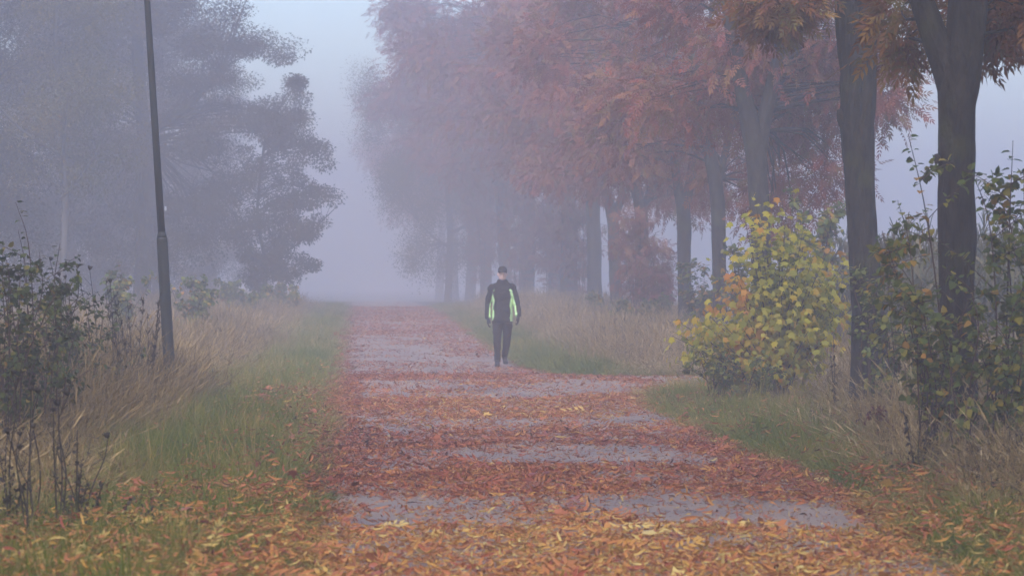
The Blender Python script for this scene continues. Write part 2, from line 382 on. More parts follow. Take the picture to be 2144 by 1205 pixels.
def seed_tuft(seed, n, hmin, hmax, spread, lean):
    """tall dry grass: thin bent stems with feathery heads, and blades low down"""
    rng = np.random.default_rng(seed)
    A = blade_tuft(seed + 100, n, hmin * .3, hmax * .5, .0035, spread, .55, .5)
    for i in range(n):
        h = rng.uniform(hmin, hmax); a = rng.uniform(0, 6.283); r = spread * math.sqrt(rng.random())
        b = np.array([math.cos(a) * r, math.sin(a) * r, -.02]); la = rng.uniform(0, 6.283); l = abs(rng.normal(0, lean))
        dv = np.array([math.cos(la), math.sin(la), 0.0]); t = np.array([0, .55, .8, 1.0])
        P = b + dv * (l * h * t[:, None] ** 1.5) + np.array([0, 0, 1.0]) * (h * t[:, None])
        ra = rng.uniform(0, 6.283); s = np.array([math.cos(ra), math.sin(ra), 0]) * .0016
        rr = rng.random()
        V = np.array([P[0] - s, P[0] + s, P[1] - s, P[1] + s, P[2] - s, P[2] + s])
        A.add(V, [(0, 1, 3), (0, 3, 2), (2, 3, 5), (2, 5, 4)], rr)
        hd = P[3] - P[2]; w2 = s / .0016 * rng.uniform(.003, .008)
        A.add(np.array([P[2], P[2] + hd * .45 + w2, P[3], P[2] + hd * .45 - w2]), [(0, 1, 2), (0, 2, 3)], min(1, rr * .5 + .45))
        for k in range(3):
            q0 = P[2] + hd * (.1 + .25 * k); sd_ = rng.normal(0, 1, 3); sd_[2] = abs(sd_[2]); sd_ *= .03 / np.linalg.norm(sd_)
            A.add(np.array([q0, q0 + sd_ + np.array([0, 0, .012]), q0 + sd_ * .7]), [(0, 1, 2)], min(1, rr * .5 + .5))
    return A

def finish(A, name, mat):
    me = A.mesh(name); me.materials.append(mat); return me

rng = np.random.default_rng(11)
def region(x0, x1, y0, y1, dens):
    n = int(abs((x1 - x0) * (y1 - y0)) * dens)
    return np.stack([rng.uniform(x0, x1, n), rng.uniform(y0, y1, n)], -1)
def tallL(y): return -2.15 - .5 * smooth(20, 30, 40 - np.asarray(y)) * 0 + .25 * smooth(30, 60, y)
def tallR(y): return np.where(np.asarray(y) < 52, 3.95 + .075 * np.clip(np.asarray(y) - 22, 0, 30), 4.3)
def off_path(p, m=.02): return (p[:, 0] < edgeL(p[:, 1]) - m) | (p[:, 0] > edgeR(p[:, 1]) + m)

# short green grass
P = np.concatenate([region(-3.2, -.2, 15, 32, 140), region(-3.2, -.2, 32, 60, 90), region(-3.6, -.2, 60, 100, 45), region(-4, -.2, 100, 150, 30),
                    region(2.9, 6.2, 15, 32, 130), region(2.9, 7.4, 32, 60, 85), region(2.6, 6, 60, 100, 40), region(2.6, 6, 100, 150, 25)])
P = P[off_path(P, -.06)]
nz = vnoise(P[:, 0] * .9, P[:, 1] * .5, 21); xb = np.where(P[:, 0] < 1, tallL(P[:, 1]) - P[:, 0], P[:, 0] - tallR(P[:, 1]))   # >0 inside tall grass
P_keep = rng.random(len(P)) < np.clip(1 - .75 * smooth(-.3, .9, xb + (nz - .5)), .15, 1)
P, nz, xb = P[P_keep], nz[P_keep], xb[P_keep]
n = len(P)
edge = np.minimum(np.abs(P[:, 0] - edgeL(P[:, 1])), np.abs(P[:, 0] - edgeR(P[:, 1])))
h = (.35 + .6 * vnoise(P[:, 0] * 1.7, P[:, 1] * 1.1, 22)) * (.28 + .72 * smooth(-.05, .6, edge)) * rng.uniform(.75, 1.25, n)
tint = np.clip(.30 + .6 * (vnoise(P[:, 0] * .8, P[:, 1] * .35, 23) - .4) + .3 * (vnoise(P[:, 0] * 3, P[:, 1] * 1.5, 24) - .5) + .25 * smooth(-.8, .8, xb) + rng.normal(0, .17, n) + .12 * smooth(.5, 0, edge), 0, 1)
tall_ = rng.random(n) < .06; h = np.where(tall_, h * 1.9, h); tint = np.where(tall_, np.clip(tint + .3, 0, 1), tint)
tufts = [finish(blade_tuft(s, 26, .07, .27 + .04 * s, .0065, .085, .45, .35), 'grass_tuft', M['grass']) for s in range(5)]
sc_far = 1 + .5 * smooth(40, 110, P[:, 1])
gn_scatter('verge_grass', np.c_[P, gz(P[:, 0], P[:, 1])], np.c_[rng.normal(0, .1, n), rng.normal(0, .1, n), rng.uniform(0, 6.28, n)],
           np.c_[sc_far, sc_far, h], tint, rng.integers(0, 5, n), tufts, 'short green grass on the verges beside the path', 'grass')

# tall dry grass
P = np.concatenate([region(-7.5, -1.7, 15, 45, 24), region(-10, -1.6, 45, 80, 15), region(-9, -1.6, 80, 140, 7),
                    region(4.0, 9.0, 18, 60, 24), region(3.4, 9, 52, 90, 15), region(3.4, 9, 90, 140, 6)])
P = P[off_path(P, .5)]
nz = vnoise(P[:, 0] * .7, P[:, 1] * .45, 31)
xb = np.where(P[:, 0] < 1, tallL(P[:, 1]) - P[:, 0], P[:, 0] - tallR(P[:, 1]))
k = rng.random(len(P)) < smooth(-.35, .5, xb + 1.1 * (nz - .5)); P, nz, xb = P[k], nz[k], xb[k]; n = len(P)
h = (.50 + .6 * vnoise(P[:, 0] * .6, P[:, 1] * .4, 32)) * (.6 + .4 * smooth(-.2, 1.0, xb)) * rng.uniform(.8, 1.2, n)
h = np.where((P[:, 0] < -1.75) & (P[:, 1] > 33) & (P[:, 1] < 40.5), h * 1.45, h)
h = np.where((P[:, 1] > 46) & (P[:, 1] < 58) & (P[:, 0] > 3) & (P[:, 0] < 6.5), h * .45, h)
tint = np.clip(.34 + .6 * (vnoise(P[:, 0] * .5, P[:, 1] * .3, 33) - .45) + rng.normal(0, .2, n) + np.where(P[:, 0] > 0, .14, 0), 0, 1)
tufts = [finish(seed_tuft(40 + s, 30, .35, .95, .17, .5), 'dry_tuft', M['dry']) for s in range(5)]
def weed_stalk(seed):                           # thin dark dead stalks with side shoots
    rg = np.random.default_rng(seed); A = Acc()
    for i in range(3):
        h = rg.uniform(.5, .95); e = np.array([rg.normal(0, .16), rg.normal(0, .16), h]); b0 = np.array([rg.normal(0, .05), rg.normal(0, .05), 0])
        C = catmull(np.array([b0, e * .5 + rg.normal(0, .02, 3), e]), 6); V, F = tube(C, np.linspace(.0035, .0015, 6), 3, cap=False); A.add(V, F)
        for k in range(5):
            j = rg.integers(2, 6); d = rg.normal(0, .06, 3); d[2] = abs(d[2]) + .04; V, F = tube(np.array([C[j], C[j] + d]), [.002, .0012], 3, cap=False); A.add(V, F)
            V, F, rr = scatter(tpl_oval(.02, .012), C[j] + d * rg.random((3, 1)), frames(rg.normal(0, 1, (3, 3)), rg), np.ones(3), rg); A.add(V, F, rr)
    return finish(A, 'weed_stalk', M['dead'])
tufts += [weed_stalk(s) for s in (81, 82, 83)] + [finish(blade_tuft(90 + s, 30, .15, .5, .006, .14, .5, .5), 'green_tuft', M['grass']) for s in range(2)]
gn_scatter('dry_grass', np.c_[P, gz(P[:, 0], P[:, 1])], np.c_[rng.normal(0, .26, n), rng.normal(0, .26, n), rng.uniform(0, 6.28, n)],
           np.c_[np.ones(n), np.ones(n), h], tint, np.where(rng.random(n) < .14, rng.integers(5, 8, n), np.where(rng.random(n) < .22, rng.integers(8, 10, n), rng.integers(0, 5, n))), tufts, 'tall beige dry grass with seed heads behind the green verges', 'grass')

# fallen leaves
BANDS = [(15.5, 1.0, 0.66), (20.5, 1.0, 0.68), (21.3, 0.35, 0.6), (23.4, 0.2, 0.55), (24.2, 0.85, 0.45), (27.6, 1.0, 0.42), (28.3, 0.35, 0.42), (30.8, 0.24, 0.4), (31.4, 0.9, 0.36), (34.4, 0.95, 0.38), (35.1, 0.3, 0.5), (37.6, 0.26, 0.52), (38.4, 0.85, 0.54), (43.6, 0.9, 0.52), (44.6, 0.38, 0.5), (48.6, 0.26, 0.5), (50, 0.4, 0.5), (53, 0.75, 0.42), (56, 0.6, 0.38), (59, 0.38, 0.4), (65, 0.4, 0.4), (69, 0.7, 0.4), (73, 0.45, 0.4), (77, 0.35, 0.42), (84, 0.4, 0.42), (88, 0.85, 0.36), (91, 0.9, 0.38), (97, 0.6, 0.42), (140, 0.6, 0.42), (230, 0.6, 0.42)]
bY = [b[0] for b in BANDS]; bD = [b[1] for b in BANDS]; bT = [b[2] for b in BANDS]
P = np.concatenate([region(-.6, 4.2, 15, 32, 1500), region(-.7, 4.4, 32, 55, 900), region(4.2, 8.0, 44, 55, 200), region(-.8, 3.4, 55, 90, 300), region(-.8, 3.4, 90, 150, 160)])
on = ~off_path(P, .10); P = P[on]
wy = P[:, 1] * (1 + .07 * (vnoise(P[:, 0] * .55, P[:, 1] * .16, 51) - .5) + .04 * (vnoise(P[:, 0] * 2.1, P[:, 1] * .6, 52) - .5))
d = np.interp(wy, bY, bD)
eL = P[:, 0] - edgeL(P[:, 1]); eR = edgeR(P[:, 1]) - P[:, 0]
d = np.maximum(d, .95 * smooth(.55, .12, eL + .3 * (vnoise(P[:, 0], P[:, 1] * .8, 53) - .5)))
d = np.maximum(d, .9 * smooth(.7, .15, eR + .4 * (vnoise(P[:, 0], P[:, 1] * .7, 54) - .5)) * np.where(P[:, 1] > 50, .5, 1))
d = d ** 1.5 * (.5 + .9 * vnoise(P[:, 0] * 3.1, P[:, 1] * 1.6, 55))
d = np.clip(d * .95 + .75 * (vnoise(P[:, 0] * .9, P[:, 1] * .45, 58) - .48) + .5 * (vnoise(P[:, 0] * 2.3, P[:, 1] * 1.1, 59) - .5), .06, 1.1)
k = rng.random(len(P)) < d * .78; P = P[k]
tP = np.interp(P[:, 1], bY, bT) + .16 * smooth(.1, 1.6, P[:, 0]) * np.where(P[:, 1] < 46, .3, 0) - .10 * smooth(.9, .0, P[:, 0] - edgeL(P[:, 1])) * np.where(P[:, 1] > 21.5, 1, 0)
# crumbs of trodden leaf on the bare asphalt
Cb = np.concatenate([region(-.5, 4.0, 15, 34, 260), region(-.6, 4.2, 34, 60, 130)]); Cb = Cb[~off_path(Cb, .05)]
Cb = Cb[rng.random(len(Cb)) < vnoise(Cb[:, 0] * 1.2, Cb[:, 1] * .6, 62) * 1.3]
# leaves lying in the grass
G = np.concatenate([region(-3.6, -.2, 15.5, 23, 600), region(-1.4, -.2, 22, 45, 90), region(-3, -.2, 22, 60, 16), region(2.9, 5.5, 15.5, 25, 330), region(3, 6, 24, 48, 50), region(5, 8, 48, 52, 40)])
G = G[off_path(G, .0)]
kd = np.where(G[:, 1] < 22, smooth(23.5, 18.5, G[:, 1] + 3.0 * (vnoise(G[:, 0] * .9, G[:, 1] * .6, 57) - .4) + .45 * np.clip(-1.0 - G[:, 0], 0, 3)), 1) * np.where(np.abs(G[:, 0] - 1.5) < 3, 1, .6)
G = G[rng.random(len(G)) < kd]; tG = np.interp(G[:, 1], bY, bT)
PA = np.concatenate([P, G, Cb]); tt = np.concatenate([tP, tG, rng.choice([.02, .1, .3, .6, .95], len(Cb))]); n = len(PA); inG = np.r_[np.zeros(len(P)), np.ones(len(G)), np.zeros(len(Cb))]
lz = gz(PA[:, 0], PA[:, 1]) + .02 + rng.uniform(0, .02, n) + inG * rng.uniform(.04, .2, n)
tint = np.clip(tt + rng.normal(0, .2, n), 0, 1)
sc = np.clip(np.exp(rng.normal(-.58, .40, n)), .2, 1.3) * (1 + .4 * smooth(55, 120, PA[:, 1]))
sc[len(P) + len(G):] *= .38
stand = rng.random(n) < .14
rx = np.where(stand, rng.normal(0, .8, n), rng.normal(0, .28, n)); ry = rng.normal(0, .7, n)
leaves = []
for s in range(6):
    rg = np.random.default_rng(70 + s); A = Acc()
    L_ = rg.uniform(.07, .11); W_ = rg.uniform(.013, .024)
    V, F = tpl_blade(L_, W_, rg.uniform(.3, .9), 0, 3)
    V = V.copy(); yy = V[:, 1] / L_; V[:, 2] += L_ * rg.uniform(.3, 1.1) * (yy - .5) ** 2 * (1 if rg.random() < .6 else -1) + .006
    V[:, 0] += L_ * rg.uniform(-.25, .25) * yy ** 2; V[:, 1] -= L_ / 2
    A.add(V, F, .5); leaves.append(finish(A, 'fallen_leaflet', M['litter']))
for s in range(2):                              # a few broad leaves and whole compound leaves
    A = Acc(); V, F = (tpl_maple(.09) if s == 0 else tpl_ash(5)); A.add(V - np.array([0, .06, -.03]), F, .5); leaves.append(finish(A, 'fallen_leaf', M['litter']))
idx = np.where(rng.random(n) < .015, rng.integers(6, 8, n), rng.integers(0, 6, n))
gn_scatter('fallen_leaves', np.c_[PA, lz], np.c_[rx, ry, rng.uniform(0, 6.28, n)], np.c_[sc, sc, sc], tint, idx, leaves, 'red, orange and yellow fallen leaves lying in bands across the path', 'leaves')

# maize on the field beyond the trees
def maize(seed):
    rg = np.random.default_rng(seed); A = Acc(); h = rg.uniform(1.9, 2.4)
    V, F = tube(np.array([[0, 0, 0], [.01, 0, h * .5], [.03, .02, h]]), [.014, .011, .004], 4); A.add(V, F, .6)
    for i in range(11):
        z = h * (.15 + .075 * i); a = i * 2.6 + rg.normal(0, .3); L_ = rg.uniform(.5, .75); t = np.linspace(0, 1, 5)
        dv = np.array([math.cos(a), math.sin(a), 0]); sv = np.array([-dv[1], dv[0], 0])
        C = dv * (L_ * t[:, None] * .85) + np.array([0, 0, 1.0]) * (z + L_ * (.75 * t - 1.1 * t * t))[:, None]
        wd = np.array([.5, 1, .9, .6, .02]) * .035
        V = np.concatenate([C - sv * wd[:, None], C + sv * wd[:, None]]); F = []
        for j in range(4): F += [(j, j + 1, 6 + j), (j, 6 + j, 5 + j)]
        A.add(V, F, rg.random())
    for i in range(6):
        a = rg.uniform(0, 6.28); p = np.array([.03, .02, h]); e = p + np.array([math.cos(a) * .09, math.sin(a) * .09, rg.uniform(.15, .28)])
        V, F = tube(np.array([p, (p + e) / 2 + np.array([0, 0, .03]), e]), [.006, .008, .004], 3); A.add(V, F, .95)
    return finish(A, 'maize_plant', M['maize'])
rows = [(x, y) for x in np.arange(8.6, 17, .72) for y in np.arange(47, 72, .2)]
Pm = np.array(rows) + rng.normal(0, .05, (len(rows), 2)); Pm = Pm[(Pm[:, 0] > 8.3 + .02 * (Pm[:, 1] - 47))]; n = len(Pm)
sc = rng.uniform(.86, 1.06, n) * (.92 + .15 * vnoise(Pm[:, 0] * .4, Pm[:, 1] * .3, 61))
gn_scatter('maize_field', np.c_[Pm, gz(Pm[:, 0], Pm[:, 1])], np.c_[rng.normal(0, .05, n), rng.normal(0, .05, n), rng.uniform(0, 6.28, n)], np.c_[sc, sc, sc], rng.random(n), rng.integers(0, 3, n),
           [maize(s) for s in (1, 2, 3)], 'hazy green maize field behind the trees', 'field')
# ------------------------------------------------------------------ trees
ASH = [tpl_ash(s) for s in range(3)]
def ball(rg, shape, lim):
    """normal offsets without far stragglers"""
    v = rg.normal(0, 1, shape); l = np.linalg.norm(v, axis=-1, keepdims=True)
    return np.where(l > lim, v / l * lim * rg.random(l.shape) ** .33, v)
def lobes_points(lobes, rg, shell=2.4):
    out = []
    for cx, cy_, cz, rx, ry, rz, n in lobes:
        m = max(3, n // (3 if shell > 3 else 7)) if n > 30 else n                      # boughs, each carrying several clumps
        d = norm(rg.normal(0, 1, (m, 3))); r = rg.random(m) ** (1 / (3 * shell / 2.4 + .8))
        P = np.array([cx, cy_, cz]) + d * r[:, None] * np.array([rx, ry, rz])
        if m < n: P = P[rg.integers(0, m, n)] + ball(rg, (n, 3), 2.1) * .36 * np.array([1, 1, .7])
        out.append(P)
    return np.concatenate(out)
def crown_mesh(name, cl, rg, tpls, per, cr, flat, lsc, droop, mat):
    """leaves spread round every clump centre"""
    A = Acc(); n = len(cl); c0 = cl.mean(0)
    for t, tp in enumerate(tpls):
        k = per // len(tpls)
        size = rg.uniform(.65, 1.3, n)
        off = ball(rg, (n, k, 3), 2.2) * (cr * size)[:, None, None] * np.array([1, 1, flat])
        pos = (cl[:, None] + off).reshape(-1, 3)
        outw = norm(off.reshape(-1, 3) * 1.0 + .35 * np.repeat(norm(cl - c0), k, 0) * cr)
        d = norm(outw + rg.normal(0, .5, outw.shape) + np.array([0, 0, -droop]))
        clr = np.repeat(rg.normal(0, .16, n), k)
        V, F, r = scatter(tp, pos, frames(d, rg), rg.uniform(.75, 1.25, len(pos)) * lsc, rg, np.clip(rg.random(len(pos)) * .7 + .15 + clr, 0, 1))
        A.add(V, F, r)
    me = A.mesh(name); me.materials.append(mat); return me
def limb_curve(pts, step=.07):
    """pts: (x,y,z,r) -> densely sampled smooth curve"""
    pts = np.asarray(pts, float); L = np.linalg.norm(np.diff(pts[:, :3], axis=0), axis=1).sum()
    return catmull(pts, max(6, int(L / step)))
def trunk_mesh(name, limbs, cl, rg, mat, sides=18, bump=.16, twig=.012, seed=0, fork_twigs=3):
    A = Acc(); sk = []
    for i, lm in enumerate(limbs):
        C = limb_curve(lm); V, F = tube(C[:, :3], C[:, 3], sides if i < 3 else 10, bump, seed + i); A.add(V, F)
        sk.append(C[int(len(C) * (.55 if i == 0 else .15)):])
    sk = np.concatenate(sk)
    for c in cl:
        cand = sk.copy(); dz = np.clip(cand[:, 2] - c[2] + .15, 0, 9) * 2.5
        j = np.argmin(np.linalg.norm(cand[:, :3] - c, axis=1) + dz); b = sk[j]
        L = np.linalg.norm(c - b[:3])
        if L < .25: continue
        mid = b[:3] * .5 + c * .5 + np.array([0, 0, .10 * L]) + rg.normal(0, .06 * L, 3)
        C = catmull(np.array([b[:3], mid, c]), 5)
        V, F = tube(C, np.linspace(min(b[3] * .5, twig * (1 + .55 * L)), .004, 5), 4, cap=False); A.add(V, F)
    me = A.mesh(name, True); me.materials.append(mat); return me
def make_tree(name, loc, limbs, lobes, seed, leafmat, tpls, per=54, cr=.30, flat=.8, lsc=1.0, droop=.3, bark='bark', sides=18, bump=.16, shell=2.4, size=1.0):
    rg = np.random.default_rng(seed)
    root = empty(name, loc, 0, size)
    cl = lobes_points(lobes, rg, shell)
    link('trunk', trunk_mesh(name + '_trunk', limbs, cl, rg, M[bark], sides, bump, seed=seed), None, root)
    link('crown', crown_mesh(name + '_crown', cl, rg, tpls, per, cr, flat, lsc, droop, M[leafmat]), None, root)
    return root
def px_limb(pts, Y, base):
    """limb given as photo pixels and radii at depth Y (+dy), in the tree's own coordinates"""
    out = []
    for p in pts:
        a = at(p[0], p[1], Y + (p[3] if len(p) > 3 else 0)) - base; out.append((a.x, a.y, a.z, p[2]))
    return out
def base_at(px, Y):
    p = at(px, 700, Y); return Vector((p.x, Y, gzf(p.x, Y) - .03))

AV = 'ash trees lining the right side of the path'
def pl(pts, Y, base):                        # limb from photo pixels with half-widths in pixels
    return px_limb([(p[0], p[1], p[2] * Y / FPX) + tuple(p[3:]) for p in pts], Y, base)
# nearest: thick dark trunk that forks into a left limb and a mossy main limb
Y = 27.5; b = base_at(2010, Y)
limbs = [[(0, 0, -.1, .27), (0, 0, .12, .20)] + pl([(2008, 860, 42), (2006, 740, 39), (2004, 560, 38), (2002, 380, 38), (2003, 260, 40), (2010, 170, 45), (2022, 77, 41), (2028, 0, 38), (2036, -110, 34), (2046, -320, 26), (2030, -620, 14), (2040, -900, 5)], Y, b),
         pl([(2001, 215, 30), (1984, 140, 32), (1957, 77, 27), (1929, 0, 23), (1890, -110, 21), (1835, -300, 15), (1790, -520, 6)], Y, b),
         pl([(2026, 40, 26, .1), (2050, -60, 24, .4), (2110, -260, 18, .8), (2200, -500, 7, 1)], Y, b),
         pl([(2040, -60, 12, .2), (2090, -40, 8, .4), (2150, -10, 4, .5)], Y, b),
         pl([(1968, 338, 14), (1962, 330, 9), (1960, 322, 4)], Y - .02, b)]
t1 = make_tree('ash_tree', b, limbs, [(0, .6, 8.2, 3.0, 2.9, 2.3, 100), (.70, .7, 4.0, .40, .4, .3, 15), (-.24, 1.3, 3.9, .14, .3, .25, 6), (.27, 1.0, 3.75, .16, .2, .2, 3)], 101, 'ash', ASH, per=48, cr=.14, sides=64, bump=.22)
tag(t1, 'thick dark ash trunk closest to the right edge, forking, with leafy shrubs round its base', 'tree', AV)
# second: S-curved trunk with a lump on its left side
Y = 35.8; b = base_at(1820, Y)
limbs = [[(0, 0, -.1, .30), (0, 0, .12, .23)] + pl([(1820, 760, 36), (1818, 690, 34), (1815, 600, 32), (1806, 480, 30), (1799, 380, 31), (1795, 300, 33), (1794, 230, 37), (1797, 150, 37), (1809, 84, 28), (1821, 10, 24), (1828, -70, 22), (1845, -300, 16), (1810, -600, 7)], Y, b),
         pl([(1790, 170, 27), (1778, 84, 25), (1772, 0, 24), (1764, -90, 20), (1720, -280, 13), (1690, -500, 5)], Y, b),
         pl([(1784, 268, 20), (1768, 248, 17), (1760, 228, 8)], Y - .03, b),
         pl([(1770, -30, 9, -.2), (1710, 0, 6, -.5), (1640, 40, 3, -.8)], Y, b)]
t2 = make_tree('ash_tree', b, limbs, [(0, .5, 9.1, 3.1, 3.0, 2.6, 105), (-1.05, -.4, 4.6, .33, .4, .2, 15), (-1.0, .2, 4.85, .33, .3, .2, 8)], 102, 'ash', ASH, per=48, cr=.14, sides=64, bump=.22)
tag(t2, 'dark S-curved ash trunk with a lump on its left side, beside the yellow bush', 'tree', AV)
# third: V fork behind the yellow bush
Y = 52.0; b = base_at(1596, Y)
limbs = [[(0, 0, -.1, .24)] + pl([(1596, 700, 23), (1593, 520, 21), (1588, 400, 21), (1578, 300, 22), (1562, 220, 18), (1545, 140, 16), (1528, 40, 14), (1510, -100, 11), (1490, -300, 5)], Y, b),
         pl([(1588, 335, 15), (1600, 255, 15), (1614, 190, 14), (1628, 120, 12), (1650, 0, 10), (1690, -250, 4)], Y, b)]
t3 = make_tree('ash_tree', b, limbs, [(.3, .8, 7.8, 3.0, 2.4, 2.9, 115), (1.6, 1.0, 4.9, .9, .9, .6, 22), (1.0, 1.7, 3.9, .7, .7, .9, 18), (.6, 1.9, 3.0, .5, .5, .5, 8), (-.9, 1.6, 4.6, .9, .8, .7, 14)], 103, 'ash_red', ASH, per=66, sides=24, bump=.18)
tag(t3, 'hazy ash with a V-shaped fork rising behind the yellow bush', 'tree', AV)
Y = 62.5; b = base_at(1508, Y)
limbs = [[(0, 0, -.1, .22)] + pl([(1508, 690, 17), (1506, 560, 15), (1503, 430, 15), (1490, 340, 14), (1474, 265, 13), (1455, 150, 10), (1440, 0, 8), (1430, -250, 3)], Y, b),
         pl([(1502, 400, 6), (1516, 330, 7), (1540, 220, 6), (1560, 60, 3)], Y, b)]
t4 = make_tree('ash_tree', b, limbs, [(0, 1.2, 7.3, 3.1, 2.6, 2.8, 115), (.6, 1.9, 3.7, .9, .8, .6, 12), (-1.2, 1.4, 4.6, 1.0, 1, .7, 14)], 104, 'ash_red', ASH, per=66)
tag(t4, 'slender hazy ash trunk bending left above the orange leaves of the bush', 'tree', AV)
Y = 72.4; b = base_at(1434, Y)
limbs = [[(0, 0, -.1, .22)] + pl([(1434, 690, 15), (1433, 560, 14), (1431, 450, 15), (1420, 390, 10), (1410, 320, 9), (1400, 200, 7), (1380, 0, 4)], Y, b),
         pl([(1431, 470, 9), (1443, 390, 10), (1457, 310, 9), (1475, 180, 6), (1490, 0, 3)], Y, b)]
t5 = make_tree('ash_tree', b, limbs, [(0, 1.2, 7.2, 3.3, 2.8, 2.9, 115), (-1.3, 1.2, 4.5, 1.2, 1.2, .8, 18), (.4, 1.7, 3.6, .7, .7, .5, 7)], 105, 'ash_red', ASH, per=66)
tag(t5, 'hazy ash trunk with a Y fork, just left of the slender bending one', 'tree', AV)

# generic avenue ash, copied down the row
def generic_ash(seed, loc, leafmat, low):
    rg = np.random.default_rng(seed); lean = rg.normal(0, .12)
    limbs = [[(0, 0, -.1, .27), (0, 0, .3, .2), (lean * .5, 0, 1.8, .18), (lean, 0, 3.2, .17), (lean - .35, .1, 4.6, .13), (lean - .6, .2, 6.5, .09), (lean - .4, .1, 9, .03)],
             [(lean, 0, 3.0, .12), (lean + .3, -.1, 3.9, .12), (lean + .65, -.3, 5.4, .09), (lean + .9, -.4, 8, .03)]]
    return make_tree('ash_tree', loc, limbs, [(0, 0, 7.2, 3.5, 3.5, 3.2, 150), (-1.6, 0, 4.7, 1.4, 1.6, .9, 26), (1.2, .3, low + 1.2, 1.2, 1.3, .7, 14)], seed, leafmat, ASH, per=60, sides=12)
def av_loc(px, Y): p = at(px, 640, Y); return (p.x, Y, gzf(p.x, Y) - .03)
gA = generic_ash(111, av_loc(1345, 87), 'ash_red', 2.7); tag(gA, 'hazy red-leaved ash, first one left of the Y-forked trunk', 'tree', AV)
gB = generic_ash(112, av_loc(1293, 99), 'ash_red', 2.9); tag(gB, 'hazy red-leaved ash, second one left of the Y-forked trunk', 'tree', AV)
rg = np.random.default_rng(5)
for i, (px, Y) in enumerate([(1246, 112), (1190, 128), (1166, 140), (1105, 152), (1060, 168), (1018, 186), (985, 206), (950, 232), (920, 262)]):
    o = copy_tree(gA if i % 2 else gB, av_loc(px, Y), rg.uniform(0, 6.28), rg.uniform(1.1, 1.25) + .0012 * Y + (.42 if 120 < Y < 160 else .25 if Y > 160 else 0))
    if i == 0: tag(o, 'faded ash with a broad trunk and a strip of pale sky on its left', 'tree', AV)
    elif i == 1: tag(o, 'faded ash trunk on the left side of the strip of pale sky', 'tree', AV)
    else: tag(o, 'pale ash tree far down the avenue, nearly lost in the fog', 'tree', AV)
for i, (X, Y) in enumerate([(6.3, 20.8), (6.4, 14), (6.4, 5.5), (6.2, -3)]):         # out-of-view ashes continuing the row, added to shade the near fog
    o = copy_tree(gA if i % 2 else gB, (X, Y, gzf(X, Y) - .03), rg.uniform(0, 6.28), rg.uniform(1.25, 1.35))
    tag(o, 'unseen ash tree added beside the viewer to shade the near fog', 'tree', 'unseen ash trees added for shade')

# left: dark wood edge
OAK = [tpl_lobed(.10)]; SIMPLE = [tpl_leaflet(.10, .065)]; OVAL = [tpl_oval(.055, .045)]
def wood_tree(seed, loc, lobes, leafmat='oak', h=9, per=150, cr=.34, flat=.6, tp=OAK, lsc=1.25, bark='bark', r0=.2, name='oak_tree', size=1.0):
    rg = np.random.default_rng(seed)
    limbs = [[(0, 0, -.1, r0 * 1.4), (0, 0, .4, r0), (.1, 0, h * .3, r0 * .85), (-.1, .1, h * .6, r0 * .55), (.05, 0, h, .03)]]
    for k in range(4):
        a = rg.uniform(0, 6.28); z0 = h * rg.uniform(.2, .55); l = rg.uniform(1.2, 2.2)
        limbs.append([(0, 0, z0, r0 * .45), (math.cos(a) * l * .5, math.sin(a) * l * .5, z0 + .5, r0 * .32), (math.cos(a) * l, math.sin(a) * l, z0 + 1.3, r0 * .12)])
    return make_tree(name, loc, limbs, lobes, seed, leafmat, tp, per=per, cr=cr, flat=flat, lsc=lsc, droop=.25, bark=bark, sides=10, shell=3.2, size=size)
WD = 'trees of the dark wood on the left'
def wl(X, Y): return (X, Y, gzf(X, Y) - .03)
# the dark one whose stepped pads end against the sky
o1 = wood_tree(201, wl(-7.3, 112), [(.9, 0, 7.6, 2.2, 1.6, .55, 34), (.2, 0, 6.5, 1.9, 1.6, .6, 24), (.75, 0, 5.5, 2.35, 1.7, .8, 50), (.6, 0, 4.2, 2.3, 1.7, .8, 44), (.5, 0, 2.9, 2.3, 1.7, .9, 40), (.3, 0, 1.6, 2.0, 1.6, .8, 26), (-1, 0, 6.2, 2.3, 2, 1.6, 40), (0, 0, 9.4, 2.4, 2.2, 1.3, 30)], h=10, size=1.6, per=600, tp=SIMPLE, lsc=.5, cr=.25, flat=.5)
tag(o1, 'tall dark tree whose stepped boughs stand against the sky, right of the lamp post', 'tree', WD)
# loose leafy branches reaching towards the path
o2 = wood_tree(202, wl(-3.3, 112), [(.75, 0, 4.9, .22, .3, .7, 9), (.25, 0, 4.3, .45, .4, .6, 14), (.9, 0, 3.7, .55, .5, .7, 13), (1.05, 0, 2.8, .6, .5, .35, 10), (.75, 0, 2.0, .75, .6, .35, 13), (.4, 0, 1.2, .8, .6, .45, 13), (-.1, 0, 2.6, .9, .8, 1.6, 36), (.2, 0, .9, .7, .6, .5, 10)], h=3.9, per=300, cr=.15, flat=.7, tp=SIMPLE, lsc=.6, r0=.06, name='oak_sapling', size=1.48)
tag(o2, 'young oak with loose leafy sprays reaching towards the path at the wood edge', 'tree', WD)
# olive-yellow birch with a pale stem
o3 = wood_tree(203, wl(-8.3, 93), [(.35, 0, 6.6, 1.2, 1.1, 2.2, 60), (.5, 0, 4.2, 1.3, 1.1, 1.1, 36), (-.2, 0, 3.2, .9, .9, .9, 14)], 'birch', h=9, per=320, cr=.28, flat=.9, tp=SIMPLE, lsc=.5, bark='bark_pale', r0=.075, name='birch_tree', size=1.5)
tag(o3, 'slender birch with olive yellow leaves and a pale stem, left of the lamp post', 'tree', WD)
